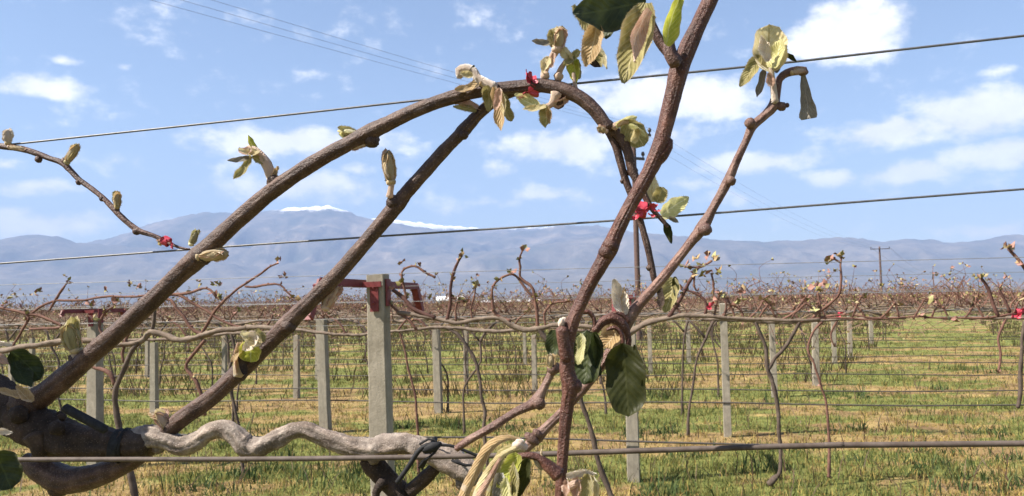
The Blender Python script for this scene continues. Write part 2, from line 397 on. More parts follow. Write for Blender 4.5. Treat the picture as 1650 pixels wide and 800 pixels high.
def bud(parent, b, t, w, mats, dd=0., d=None, n=4, open_=.16, label=None):
    """an opening bud: a solid heart wrapped in cupped overlapping young leaves."""
    seedc[0] += 1; r = random.Random(seedc[0]); d0 = (d if d else dn(b[0])) + dd
    B = P(b[0], b[1], d0); T = P(t[0], t[1], d0); s = d0 / FPX; mb = MB(); ax = T - B; a = ax.normalized(); ln = ax.length
    W_ = w * s; vv = ray(*b).normalized()
    prof_ = [(0, .22), (.12, .32), (.3, .40), (.55, .42), (.8, .30), (.97, .08)]
    tube(mb, [(B + ax * u, W_ * k * .8) for u, k in prof_], 10, ln / 10, .08, 0)
    lump(mb, B, W_ * .28, a, W_ * .2, len(mats) - 1, seedc[0])
    for i in range(n):
        an = i * 6.283 / n + r.uniform(-.4, .4); m_ = Matrix.Rotation(an, 3, a); o_ = (m_ @ a.orthogonal()).normalized()
        bb = B + o_ * W_ * .12; tt = B + a * ln * r.uniform(.85, 1.08) + o_ * (W_ * (.12 + open_ * r.uniform(.4, 1.5)))
        leafgeo(mb, bb, tt, W_ * r.uniform(.75, .95), -o_, 0, .75, .13, 'round', i % len(mats), 10, 6, .09, seedc[0] * 5 + i, hair=110)
    o = part('bud', mb, mats, parent)
    if label: o['label'] = label
    return o
def nub(mb, px, py, rpx, ax=(1, 0), mi=0, dd=0., d=None, ry=None):
    d0 = (d if d else dn(px)) + dd; s = d0 / FPX
    lump(mb, P(px, py, d0), rpx * s, EX * ax[0] - EU * ax[1], (ry or rpx) * s, mi, int(px * 3 + py))

# ------------------------------------------------------------------ value noise for ground and terrain (numpy)
def vnoise(x, y, seed):
    xi = np.floor(x).astype(np.int64); yi = np.floor(y).astype(np.int64); fx = x - xi; fy = y - yi
    fx = fx * fx * (3 - 2 * fx); fy = fy * fy * (3 - 2 * fy)
    def h(a, b):
        n = (a * 374761393 + b * 668265263 + seed * 982451653) & 0xFFFFFFFF
        n = ((n ^ (n >> 13)) * 1274126177) & 0xFFFFFFFF
        return ((n ^ (n >> 16)) & 0xFFFF) / 65535.0
    return (h(xi, yi) * (1 - fx) + h(xi + 1, yi) * fx) * (1 - fy) + (h(xi, yi + 1) * (1 - fx) + h(xi + 1, yi + 1) * fx) * fy
def fbm(x, y, seed, oct=5, gain=.5):
    s = 0; a = .5; tot = 0
    for i in range(oct):
        s = s + a * vnoise(x * 2 ** i, y * 2 ** i, seed + i * 17); tot += a; a *= gain
    return s / tot
def green_at(x, y):
    c = y + SL * x                                         # distance across the rows
    g = .45 * fbm(x * .3, y * .8, 3, 5, .6) + .55 * fbm(x * 1.2, y * 1.7, 33, 5, .72) + .025
    g = g + .055 * np.sin(c * 2.1 + 5 * fbm(x * .25, y * .25, 9, 3))
    g = g + .05 * np.clip((y - 16) / 30, 0, 1)
    return np.clip((g - .455) / .13, 0, 1)
def hgt(x, y):
    return .05 * (fbm(x * 1.3, y * 1.3, 5, 4) - .5) * np.clip(1 - y / 400, 0, 1)
def attr_mesh(name, verts, faces, mat, smooth=True, attr=None, quads=True):
    me = bpy.data.meshes.new(name); k = faces.shape[1]
    me.vertices.add(len(verts)); me.vertices.foreach_set('co', verts.astype(np.float32).ravel())
    me.loops.add(faces.size); me.loops.foreach_set('vertex_index', faces.astype(np.int32).ravel())
    me.polygons.add(len(faces)); me.polygons.foreach_set('loop_start', np.arange(0, faces.size, k, dtype=np.int32))
    me.polygons.foreach_set('use_smooth', np.full(len(faces), smooth)); me.update(calc_edges=True)
    if attr:
        for nm, val in attr.items():
            if val.ndim == 1:
                at = me.attributes.new(nm, 'FLOAT', 'POINT'); at.data.foreach_set('value', val.astype(np.float32))
            else:
                at = me.attributes.new(nm, 'FLOAT_COLOR', 'POINT'); at.data.foreach_set('color', val.astype(np.float32).ravel())
    if mat: me.materials.append(mat)
    return me

# ------------------------------------------------------------------ ground
def axis_lin(lo, hi, st): return list(np.arange(lo, hi, st))
xs = np.array(sorted(set([-8000, -6000, -4500, -3200, -2200, -1500, -1000, -700, -480, -340, -240, -180, -140, -110, -90, -75, -62, -52, -44, -38] + axis_lin(-34, 34, .28) + [34, 38, 44, 52, 62, 75, 90, 110, 140, 180, 240, 340, 480, 700, 1000, 1500, 2200, 3200, 4500, 6000, 8000])))
ys = np.array(sorted(set([-400, -150, -60, -25, -10, -4] + axis_lin(-1, 26, .22) + axis_lin(26, 70, .8) + [72, 78, 86, 96, 110, 130, 160, 200, 260, 340, 450, 600, 800, 1100, 1500, 2000, 2700, 3600, 4800, 6200, 7600, 8900])))
X, Y = np.meshgrid(xs, ys); Z = hgt(X, Y)
vs = np.stack([X.ravel(), Y.ravel(), Z.ravel()], 1); nx, ny = len(xs), len(ys)
ii = np.arange(ny - 1)[:, None] * nx + np.arange(nx - 1)[None, :]
fs = np.stack([ii, ii + 1, ii + nx + 1, ii + nx], -1).reshape(-1, 4)
t = MT('vineyard_ground', .95, .15)
at = t.n('ShaderNodeAttribute'); at.attribute_name = 'green'
gf = t.math('ADD', at.outputs['Fac'], t.math('MULTIPLY', t.math('SUBTRACT', t.noise(9, 5, .7), .5), .9))
soil = t.ramp(t.noise(1.6, 6, .68), [(.28, (0.1220, 0.0802, 0.0463)), (.48, (0.2440, 0.1698, 0.0826)), (.68, (0.3566, 0.2778, 0.1157))])
soil = t.mix(.7, soil, t.ramp(t.noise(26, 4, .75), [(.3, (.6, .55, .5)), (.7, (1.3, 1.25, 1.15))]), 'MULTIPLY')
gr = t.ramp(t.noise(5, 6, .7), [(.3, (0.0918, 0.1063, 0.0306)), (.55, (0.1682, 0.1806, 0.0510)), (.75, (0.2856, 0.2656, 0.0866))])
gr = t.mix(.6, gr, t.ramp(t.noise(40, 4, .75), [(.3, (.5, .5, .5)), (.7, (1.3, 1.3, 1.2))]), 'MULTIPLY')
mr_ = t.n('ShaderNodeMapRange', interpolation_type='SMOOTHSTEP'); t.l(gf, mr_.inputs[0]); mr_.inputs[1].default_value = .2; mr_.inputs[2].default_value = .75
t.col(t.mix(mr_.outputs[0], soil, gr)); t.bump(t.noise(22, 6, .75), .8, .05); M['ground'] = t.m
g = tag(link('ground', attr_mesh('ground', vs, fs, t.m, True, {'green': green_at(X, Y).ravel()})), 'patchy grass and dry soil under the trellis rows', kind='structure')

def blades(name, n, ylo, yhi, hmin, hmax, wmin, wmax, lean, want, cols, label, seed, cluster=0.):
    r = np.random.default_rng(seed)
    m = int(n * 3)
    y = ylo * (yhi / ylo) ** r.random(m)                     # denser near the viewer
    x = (r.random(m) * 2 - 1) * (y * .68 + .6)
    hs = np.ones(m)
    if cluster > 0:
        k = m // 14; cx = np.repeat(x[:k], 14); cy = np.repeat(y[:k], 14); hs = np.repeat(r.choice([.35, .6, .9, 1.3, 2.0], k, p=[.25, .3, .25, .13, .07]), 14); cluster = np.repeat(r.uniform(.5, 1.3, k), 14) * cluster
        x = cx + r.normal(0, cluster, k * 14); y = cy + r.normal(0, cluster, k * 14)
    g_ = green_at(x, y); keep = r.random(len(x)) < want(g_, x, y); hs = hs[:len(keep)][keep][:n]; x, y = x[keep][:n], y[keep][:n]; k = len(x)
    z = hgt(x, y) - .004; h = hs * r.uniform(hmin, hmax, k) * (1 + .25 * r.normal(size=k)).clip(.4, 1.7); w = r.uniform(wmin, wmax, k) * (1 + y / 22)
    a = r.random(k) * 6.283; ln = r.uniform(.1, lean, k); dx, dy = np.cos(a) * ln * h, np.sin(a) * ln * h
    b = r.random(k) * 3.1416; ux, uy = np.cos(b) * w * .5, np.sin(b) * w * .5
    rise = np.sqrt(np.clip(1 - ln ** 2 * .8, .05, 1)) * h
    v = np.zeros((k, 5, 3))
    v[:, 0] = np.stack([x - ux, y - uy, z], 1); v[:, 1] = np.stack([x + ux, y + uy, z], 1)
    v[:, 2] = np.stack([x + ux * .7 + dx * .4, y + uy * .7 + dy * .4, z + rise * .62], 1); v[:, 3] = np.stack([x - ux * .7 + dx * .4, y - uy * .7 + dy * .4, z + rise * .62], 1)
    v[:, 4] = np.stack([x + dx, y + dy, z + rise], 1)
    o = np.arange(k)[:, None] * 5
    tri = np.concatenate([o + np.array([[0, 1, 2]]), o + np.array([[0, 2, 3]]), o + np.array([[3, 2, 4]])])
    cols = np.array(cols); c = cols[r.integers(0, len(cols), k)] * r.uniform(.7, 1.3, (k, 1))
    c4 = np.concatenate([c, np.ones((k, 1))], 1); c5 = np.repeat(c4, 5, 0)
    if 'blade' not in M:
        q = MT('grass_blade', .75, .2); ab = q.n('ShaderNodeAttribute'); ab.attribute_name = 'tint'; q.col(ab.outputs['Color'])
        tr = q.n('ShaderNodeBsdfTranslucent'); q.l(ab.outputs['Color'], tr.inputs[0]); ms = q.n('ShaderNodeMixShader'); ms.inputs[0].default_value = .3
        q.l(q.b.outputs[0], ms.inputs[1]); q.l(tr.outputs[0], ms.inputs[2]); q.l(ms.outputs[0], q.t.nodes['Material Output'].inputs[0]); M['blade'] = q.m
    me = attr_mesh(name, v.reshape(-1, 3), tri, M['blade'], False, {'tint': c5})
    return tag(link(name, me), label, kind='stuff')
blades('green_grass', 190000, 5.2, 40, .025, .085, .004, .008, .8, lambda g, x, y: .02 + .98 * g ** 1.5,
       [(0.0966, 0.1147, 0.0286), (0.1344, 0.1455, 0.0378), (0.0714, 0.0970, 0.0286), (0.1932, 0.1808, 0.0504), (0.1134, 0.1367, 0.0420), (0.2268, 0.1985, 0.0630)], 'short green grass in patches between the rows', 21, .07)
blades('dry_grass', 150000, 5.2, 40, .02, .07, .004, .008, 1.05, lambda g, x, y: .95 - .75 * g,
       [(0.3360, 0.2430, 0.0725), (0.2772, 0.1910, 0.0604), (0.1848, 0.1172, 0.0443), (0.3864, 0.3038, 0.1046), (0.1428, 0.0911, 0.0403), (0.1848, 0.1736, 0.0443)], 'dry straw coloured grass on the bare soil', 22, .06)
blades('pruned_twigs', 2600, 5.2, 30, .10, .30, .006, .010, 1.1, lambda g, x, y: .25 + .6 * np.exp(-((np.mod(y + SL * x - 7.8, 2.8) - .2) / .8) ** 2),
       [(0.0630, 0.0350, 0.0245), (0.0980, 0.0595, 0.0420), (0.1260, 0.0910, 0.0630)], 'pruned brown twigs lying in the grass', 24)
WEEDS = [(400, 772, .55), (330, 788, .5), (1270, 598, .7), (1615, 602, .7), (1262, 586, .5), (1500, 750, .4), (1390, 640, .5), (1210, 755, .35), (1040, 700, .5), (560, 770, .5), (1610, 785, .5), (820, 690, .5), (1370, 695, .4), (1060, 640, .5), (470, 758, .45), (650, 690, .5)]
WC = [(Gd(a, b), c) for a, b, c in WEEDS]
wr = random.Random(4)
for _ in range(75):
    y_ = 5.6 * (22 / 5.6) ** wr.random(); WC.append((Vector((wr.uniform(-.66, .66) * y_, y_, 0)), wr.uniform(.12, .38)))
def weedy(g, x, y):
    s = np.zeros_like(x)
    for q, rr in WC: s = np.maximum(s, np.exp(-(((x - q.x) / rr) ** 2 + ((y - q.y) / (rr * .8)) ** 2) * 1.6))
    return s * .9 + .012
blades('leafy_weeds', 60000, 5.2, 26, .03, .13, .006, .014, .85, weedy,
       [(.035, .06, .018), (.05, .08, .024), (.068, .10, .032), (.09, .115, .04), (.03, .05, .018)], 'darker clumps of leafy weeds in the grass', 23, .05)

# ------------------------------------------------------------------ mountains
def ridge(spec, D):
    px = np.array([s[0] for s in spec], float); py = np.array([s[1] for s in spec], float)
    pts = [P(a, b, D) for a, b in zip(px, py)]
    return np.array([p.x / p.y for p in pts]), np.array([(p.z) / p.y for p in pts])     # slope per metre of distance
def mountain(name, spec, D, depth, label, mat, rough=.22, seed=1, nx=420, ny=70, foot=0.0):
    tx, tz = ridge(spec, D); u = np.linspace(tx[0], tx[-1], nx); s = np.linspace(0, 1.35, ny)
    U, S = np.meshgrid(u, s); YY = D - depth + S * depth; XX = U * D * (.55 + .45 * YY / D)
    H = np.interp(U, tx, tz) * D
    f = np.where(S <= 1, S ** 1.25, np.clip(1 - ((S - 1) / .35) ** 1.3, 0, 1))
    n1 = fbm(XX / D * 14 + 7, YY / D * 14, seed, 6, .55)
    rid = 1 - np.abs(2 * fbm(XX / D * 22, YY / D * 9 + 3, seed + 40, 5, .5) - 1)       # spurs running down the slope
    env = np.clip(S * 1.4, 0, 1) * np.clip((1.0 - S) * 2.2, 0, 1) + .0
    Zm = H * f + H.max() * rough * env * ((rid - .6) * 1.2 + (n1 - .5) * .8)
    jag = np.clip(1 - np.abs(S - 1) * 6, 0, 1) * H.max() * .035 * (fbm(U * 140, S * 30, seed + 9, 4) - .5)
    Zm = Zm + jag
    Zm = np.where(S < .02, -3, Zm)
    vv = np.stack([XX.ravel(), YY.ravel(), Zm.ravel()], 1)
    i2 = np.arange(ny - 1)[:, None] * nx + np.arange(nx - 1)[None, :]
    ff = np.stack([i2, i2 + 1, i2 + nx + 1, i2 + nx], -1).reshape(-1, 4)
    return tag(link(name, attr_mesh(name, vv, ff, mat, True)), label, kind='structure')
def slope_mat(name, snow=None, cols=None):
    t = MT(name, .95, .1)
    cols = cols or [(.035, .04, .03), (.085, .075, .06), (.19, .155, .12)]
    c = t.ramp(t.math('ADD', t.math('MULTIPLY', t.noise(.0045, 8, .7), .5), t.math('MULTIPLY', t.noise(.0012, 5, .6), .5)), [(.40, cols[0]), (.5, cols[1]), (.60, cols[2])])
    c = t.mix(.6, c, t.ramp(t.noise(.025, 5, .7), [(.3, (.6, .6, .6)), (.7, (1.3, 1.3, 1.3))]), 'MULTIPLY')
    if snow:
        sp = t.n('ShaderNodeSeparateXYZ'); t.l(t.tc.outputs['Object'], sp.inputs[0])
        zz = t.math('ADD', sp.outputs[2], t.math('MULTIPLY', t.math('SUBTRACT', t.noise(.010, 6, .7), .5), snow[2]))
        m1 = t.n('ShaderNodeMapRange', interpolation_type='SMOOTHSTEP'); t.l(zz, m1.inputs[0]); m1.inputs[1].default_value = snow[0]; m1.inputs[2].default_value = snow[1]
        f = m1.outputs[0]
        if len(snow) > 3:
            m2 = t.n('ShaderNodeMapRange', interpolation_type='SMOOTHSTEP'); t.l(sp.outputs[0], m2.inputs[0]); m2.inputs[1].default_value = snow[3]; m2.inputs[2].default_value = snow[4]
            f = t.math('MULTIPLY', f, m2.outputs[0])
        c = t.mix(f, c, (.84, .85, .88))
    t.col(c); t.bump(t.noise(.02, 6, .7), .7, 12); return t.m
def zpx(px, py, D): return P(px, py, D).z
DS, DP, DM, DF = 8300., 7400., 6300., 5200.
mountain('snowy_ridge', [(560, 352), (620, 352), (650, 356), (700, 362), (760, 367), (800, 369), (850, 367), (900, 364), (940, 367), (1000, 380), (1100, 400), (1200, 420)], DS, 500,
         'long low snow covered ridge behind the main peak', slope_mat('far_snow_slope', (zpx(760, 372, DS), zpx(760, 366, DS), 90)), .1, 31)
mountain('mountain', [(-500, 420), (-250, 400), (-100, 392), (0, 400), (120, 396), (190, 381), (240, 362), (300, 347), (330, 343), (380, 343), (420, 341), (450, 337), (490, 335), (530, 331), (552, 337), (575, 348), (620, 356), (660, 364), (720, 372), (800, 376), (860, 371), (905, 363), (960, 364), (1010, 372), (1060, 384), (1150, 392), (1300, 400)], DP, 2300,
         'broad mountain with a snowy top above the plain', slope_mat('mountain_slope', (zpx(500, 344, DP), zpx(500, 336, DP), 170, P(425, 340, DP).x, P(470, 340, DP).x)), .26, 5)
mountain('foothills', [(-700, 395), (-350, 384), (-100, 388), (0, 386), (35, 379), (90, 380), (125, 392), (150, 393), (220, 398), (320, 408), (450, 418), (600, 415), (750, 408), (850, 398), (960, 380), (1040, 376), (1110, 382), (1150, 386), (1200, 388), (1235, 390), (1262, 387), (1292, 388), (1330, 384), (1372, 383), (1400, 386), (1425, 390), (1458, 385), (1500, 387), (1530, 391), (1570, 388), (1610, 381), (1660, 378), (1800, 384), (2100, 376), (2500, 392)], DM, 1700,
         'lower rounded hills in front of the mountain', slope_mat('hill_slope', None, [(.05, .052, .04), (.095, .082, .064), (.155, .13, .10)]), .32, 8)
mountain('hill', [(-900, 470), (-400, 452), (0, 450), (200, 442), (420, 452), (640, 446), (800, 440), (920, 436), (1010, 424), (1090, 428), (1180, 438), (1290, 424), (1400, 431), (1500, 420), (1600, 416), (1700, 420), (2000, 428), (2600, 450)], DF, 1500,
         'nearest low hills at the far edge of the plain', slope_mat('near_hill_slope', None, [(.06, .062, .046), (.095, .083, .064), (.135, .115, .088)]), .24, 15)

# ------------------------------------------------------------------ wires of the near row
def straight(a, b, n=6, ext=0.):
    d = (b - a); return [a + d * (i / n * (1 + 2 * ext) - ext) for i in range(n + 1)]
def near_wire(name, pts, dia, mat, label, twist=0):
    mb = MB(); q = [P(x, y, d) for x, y, d in pts]
    a, b = q[0] + (q[0] - q[1]).normalized() * 2.5, q[-1] + (q[-1] - q[-2]).normalized() * 1.5
    tube(mb, [(p, dia / 2) for p in [a] + q + [b]], 10, .012, .015, 0)
    return solo(name, mb, mat, tuple(q[0]), label, 'wire', 'wires of the near trellis row')
near_wire('trellis_wire', [(0, 235, dn(0)), (420, 190, dn(420)), (860, 142, dn(860)), (1250, 103, dn(1250)), (1650, 58, dn(1650))], .0024, 'wire', 'dark upper trellis wire crossing the whole sky in front')
near_wire('trellis_wire', [(0, 425, dn(0) + .02), (420, 394, dn(420) + .02), (1000, 355, dn(1000) + .02), (1650, 305, dn(1650) + .02)], .0023, 'wire', 'middle trellis wire crossing in front of the mountains')
near_wire('cordon_wire', [(0, 741, dn(0) - .07), (420, 740, dn(420) - .065), (770, 735, dn(770) - .06), (1050, 726, dn(1050) - .06), (1340, 718, dn(1340) - .06), (1650, 715, dn(1650) - .06)], (.0052), 'rod', 'thick lower wire under the old grey cordon in front')

# ------------------------------------------------------------------ the vine in front, left
V = thing('kiwi_vine', 'front kiwi vine with a wavy grey cordon and two long canes arching over the wires', 'vine', tuple(P(200, 715, dn(200))))
mb = MB(); tube(mb, npts([(-260, 520, 70), (-120, 590, 74), (-30, 638, 74), (20, 668, 70), (70, 696, 68), (115, 708, 58), (160, 714, 50), (200, 718, 44), (232, 716, 36)], -.01), 22, .003, .11)
tube(mb, npts([(60, 700, 40), (66, 722, 30), (60, 738, 16)], -.03), 10, .004, .12)
nub(mb, 92, 690, 13, (1, .2), 0, -.04); nub(mb, 30, 668, 15, (1, 0), 0, -.04); nub(mb, 100, 672, 7, (0, 1), 0, -.02); nub(mb, 96, 668, 5, (.5, 1), 0, -.01)
part('arm', mb, 'arm', V)
mb = MB(); tube(mb, npts([(205, 716, 40), (228, 706, 38), (250, 702, 36), (270, 708, 33), (292, 718, 31), (318, 711, 30), (338, 698, 29), (360, 693, 28), (378, 702, 30), (394, 719, 37), (412, 723, 34), (438, 711, 29), (468, 696, 27), (492, 694, 27), (516, 704, 29), (545, 715, 31), (575, 723, 34), (605, 724, 37), (632, 717, 34), (660, 716, 33), (690, 728, 38), (718, 742, 42), (745, 756, 42), (768, 768, 40)]), 22, .003, .16)
for a, b, c in ((394, 738, 9), (255, 722, 10), (240, 698, 8), (602, 738, 11), (746, 778, 13), (700, 742, 10)): nub(mb, a, b, c, (.6, .5))
tube(mb, npts([(394, 722, 22), (396, 736, 13), (396, 743, 11)]), 10, .004, .1)
part('cordon', mb, 'cordon', V)
mb = MB(); tube(mb, npts([(592, 736, 30), (606, 752, 36), (628, 776, 32), (650, 800, 34), (668, 840, 36), (680, 900, 36)], .015), 14, .004, .12)
tube(mb, npts([(660, 792, 24), (684, 772, 22), (705, 752, 20), (716, 744, 16)], .01), 12, .004, .1)
tube(mb, npts([(618, 776, 16), (606, 795, 13), (612, 820, 10)], .0), 10, .004, .12)
part('spur', mb, 'arm', V)

mb = MB()
mainpts = [(18, 660, 34), (40, 652, 42), (64, 640, 39), (90, 620, 36), (118, 597, 34), (150, 570, 31), (200, 526, 30), (250, 480, 29), (290, 442, 29), (314, 420, 34), (345, 390, 28), (400, 340, 27), (450, 300, 26), (500, 266, 25), (560, 233, 24), (594, 215, 27), (640, 192, 23), (690, 170, 22), (740, 154, 22), (790, 145, 21), (830, 141, 22), (870, 138, 23), (905, 144, 24), (935, 158, 23), (960, 180, 22), (980, 207, 21)]
tube(mb, npts(mainpts, -.012), 22, .003, .038)
tube(mb, npts([(972, 195, 16), (990, 228, 15), (998, 256, 13), (1008, 290, 12), (1020, 322, 12), (1030, 350, 11), (1042, 392, 11), (1050, 430, 11), (1058, 468, 9)], .0), 12, .004, .05)
nub(mb, 599, 226, 13, (.5, .6), 0, -.01); nub(mb, 325, 412, 17, (1, .8), 0, -.014); nub(mb, 122, 580, 12, (.2, 1), 0, -.012); nub(mb, 40, 652, 25, (1, .4), 0, -.02)
nub(mb, 1004, 292, 5, (1, 0)); nub(mb, 1047, 432, 6, (1, 0)); nub(mb, 900, 165, 11, (0, 1), 0, -.01); nub(mb, 745, 150, 13, (1, 0), 0, -.012); nub(mb, 440, 292, 11, (.3, -1), 0, -.01)
CA = part('cane', mb, 'cane', V); CA['label'] = 'long arching cane rising from lower left to the red tape'
mb = MB(); tube(mb, npts([(978, 200, 18), (1000, 222, 17), (1012, 246, 16), (1018, 272, 15), (1028, 295, 13), (1038, 314, 11), (1050, 336, 9), (1064, 352, 7), (1076, 366, 5)], -.004), 12, .004, .05)
nub(mb, 1019, 276, 9, (1, 0)); nub(mb, 1014, 226, 8, (1, 0))
CB = part('side_cane', mb, 'cane', V)
mb = MB()
tube(mb, npts([(40, 742, 26), (70, 757, 42), (100, 772, 46), (130, 772, 42), (165, 764, 36), (205, 747, 30), (240, 722, 28), (285, 681, 28), (340, 642, 27), (388, 597, 29), (410, 576, 27), (440, 546, 26), (462, 524, 29), (484, 502, 26), (514, 472, 25), (550, 436, 25), (584, 397, 24), (614, 361, 24), (636, 335, 26), (660, 305, 22), (700, 260, 21), (734, 224, 20), (748, 210, 22), (770, 186, 19), (800, 160, 19), (830, 146, 19), (868, 141, 18)], .004), 22, .003, .042)
nub(mb, 747, 218, 8, (1, .2), 0, .0); nub(mb, 634, 326, 12, (1, -1), 0, .0); nub(mb, 386, 602, 14, (1, -1), 0, .0); nub(mb, 95, 786, 16, (1, .4), 0, .0); nub(mb, 464, 526, 13, (1, 0))
CC = part('cane', mb, 'cane', V); CC['label'] = 'straight second cane rising from under the cordon to the red tape'

# buds and young leaves along the long cane
bud(CA, (122, 566), (110, 515), 36, ['olive', 'pink', 'olive', 'tan'], -.014, n=5, open_=.16)
mb = MB(); tube(mb, npts([(124, 580, 20), (123, 566, 15), (120, 552, 16)], -.013), 10, .003, .06); part('bud_stalk', mb, 'pink', CA)
bud(CA, (308, 394), (318, 371), 17, ['olive', 'pale'], -.01, n=3, open_=.05)
bud(CA, (320, 414), (369, 408), 27, ['tan', 'pink', 'tan'], -.022, n=4, open_=.08)
bud(CA, (576, 216), (543, 211), 18, ['pale', 'olive'], -.005, n=4, open_=.3)
bud(CA, (592, 232), (566, 240), 11, ['pink', 'tan'], -.01, n=3, open_=.1)
mb = MB(); tube(mb, npts([(440, 294, 16), (436, 280, 17), (430, 265, 17), (420, 252, 16), (410, 244, 15), (399, 240, 12)], -.01), 10, .003, .1); part('shoot_stalk', mb, 'pink', CA)
leaf(CA, (414, 245), (400, 218), 13, 'lime', -.014, .004, .5, .5)
leaf(CA, (418, 246), (384, 240), 18, 'cream', -.018, -.006, .9, .6, .2)
leaf(CA, (405, 244), (384, 243), 14, 'pink', -.02, .006, .3, .6)
leaf(CA, (402, 254), (366, 259), 11, 'grey', -.014, -.006, .4, .5)
leaf(CA, (405, 252), (376, 289), 15, 'olive', -.012, .0, .5, .6, .16, 'strap')
leaf(CA, (425, 262), (406, 252), 14, 'olive', -.016, .0, .2, .6)
leaf(CA, (439, 290), (448, 268), 10, 'tan', -.014, .0, .4, .6)
# cluster where the two canes meet
mb = MB(); tube(mb, npts([(742, 125, 11), (740, 114, 13), (750, 110, 14), (763, 114, 14), (770, 126, 15), (782, 134, 16), (797, 142, 17)], -.02), 12, .003, .1); part('shoot_stalk', mb, 'white', CA)
leaf(CA, (758, 122), (764, 105), 10, 'dark', -.024, .0, .3, .5)
leaf(CA, (775, 130), (733, 145), 18, 'tan', -.024, .0, .8, .6, .2, 'strap')
leaf(CA, (762, 122), (741, 118), 13, 'cream', -.026, .0, .2, .7)
leaf(CA, (784, 138), (788, 180), 22, 'olive', -.026, .006, .3, .6, .14)
leaf(CA, (797, 140), (808, 211), 23, 'tan', -.03, -.004, .5, .7, .1, 'strap')
leaf(CA, (805, 142), (799, 178), 14, 'pink', -.034, -.004, .2, .7, .1, 'strap')
leaf(CA, (806, 150), (824, 196), 24, 'olive', -.02, .008, -.6, .5, .12, 'round')
leaf(CA, (808, 146), (812, 188), 14, 'cream', -.034, .0, .9, .6, .1, 'strap')
leaf(CA, (776, 178), (724, 168), 18, 'pink', .0, .0, .8, .7, -.1)
leaf(CA, (768, 179), (730, 172), 12, 'olive', -.004, .002, .2, .6, -.1)
# cluster over the red tape
mb = MB(); tube(mb, npts([(876, 126, 12), (880, 112, 9), (886, 98, 10), (894, 85, 13), (900, 74, 14)], -.012), 10, .003, .08)
tube(mb, npts([(899, 128, 12), (903, 113, 9), (911, 100, 8), (918, 86, 7)], -.008), 10, .003, .08)
tube(mb, npts([(928, 150, 9), (926, 133, 7), (924, 118, 6)], -.008), 10, .003, .08)
nub(mb, 878, 122, 8, (0, 1), 0, -.012); nub(mb, 900, 124, 8, (0, 1), 0, -.008); part('shoot_stalk', mb, 'pink', CA)
bud(CA, (897, 80), (903, 42), 32, ['tan', 'olive', 'cream', 'pink'], -.014, n=4, open_=.12)
leaf(CA, (893, 72), (886, 48), 20, 'olive', -.02, .0, .3, .6)
leaf(CA, (889, 70), (857, 66), 13, 'grey', -.014, .0, .4, .7, .15, 'strap')
leaf(CA, (886, 92), (874, 118), 18, 'cream', -.016, .0, .4, .6, -.1)
leaf(CA, (893, 86), (888, 110), 12, 'pink', -.02, .0, .8, .6, .1)
leaf(CA, (904, 76), (924, 104), 20, 'cream', -.014, .0, .3, .6, .1)
leaf(CA, (934, 82), (908, 106), 17, 'olive', -.012, .0, .6, .6, .12)
leaf(CA, (922, 92), (928, 134), 28, 'lime', -.010, .0, .3, .7, .1)
leaf(CA, (930, 96), (934, 128), 16, 'olive', -.006, .0, .8, .6, .1)
leaf(CA, (958, 82), (970, 108), 18, 'olive', -.006, .0, .3, .6, .1)
leaf(CA, (966, 76), (978, 112), 14, 'cream', -.002, .0, .7, .6, .1)
leaf(CA, (950, 98), (968, 108), 13, 'arm', -.008, .0, .3, .6, .1)
# cluster below the tape
mb = MB(); tube(mb, npts([(897, 150, 18), (893, 162, 14), (886, 170, 10), (872, 174, 7)], -.016), 10, .003, .08); part('shoot_stalk', mb, 'pink', CA)
leaf(CA, (868, 172), (829, 152), 24, 'pale', -.02, -.004, .4, .6, .12)
leaf(CA, (880, 172), (842, 176), 16, 'cream', -.024, .0, .8, .6, .1)
leaf(CA, (878, 170), (879, 206), 26, 'olive', -.02, .0, .5, .6, .12)
leaf(CA, (884, 172), (886, 200), 14, 'tan', -.024, .0, .9, .6, .1)
leaf(CA, (888, 170), (918, 154), 15, 'pink', -.016, .0, .6, .7, -.1, 'strap')
bud(CB, (977, 212), (963, 204), 15, ['tan', 'pink'], -.016, n=3, open_=.1)
mb = MB(); tube(mb, npts([(988, 206, 12), (1000, 198, 9), (1012, 196, 7)], -.012), 10, .003, .08); part('shoot_stalk', mb, 'pink', CB)
leaf(CB, (992, 203), (1026, 188), 17, 'pale', -.016, .0, .7, .6, .14)
leaf(CB, (1006, 194), (1038, 236), 42, 'olive', -.014, .006, .2, .5, .12, 'round')
leaf(CB, (1018, 230), (1030, 206), 18, 'cream', -.022, .0, .6, .6, .1)
leaf(CB, (1014, 200), (1042, 220), 14, 'pale', -.024, .0, .9, .5, .1)
leaf(CB, (1052, 326), (1051, 281), 25, 'cream', -.0, .0, .3, .5, .08)
leaf(CB, (1058, 327), (1069, 302), 24, 'olive', -.004, .0, .2, .4, .08, 'round')
leaf(CB, (1066, 348), (1110, 318), 31, 'pale', -.006, .0, .25, .4, .12)
leaf(CB, (1072, 358), (1082, 393), 15, 'green', -.002, .0, .3, .5, .1, stalk=('pink', [(1058, 345, 5), (1066, 350, 4)]))
leaf(CB, (1078, 350), (1094, 359), 10, 'grey', -.006, .0, .5, .5, .1)
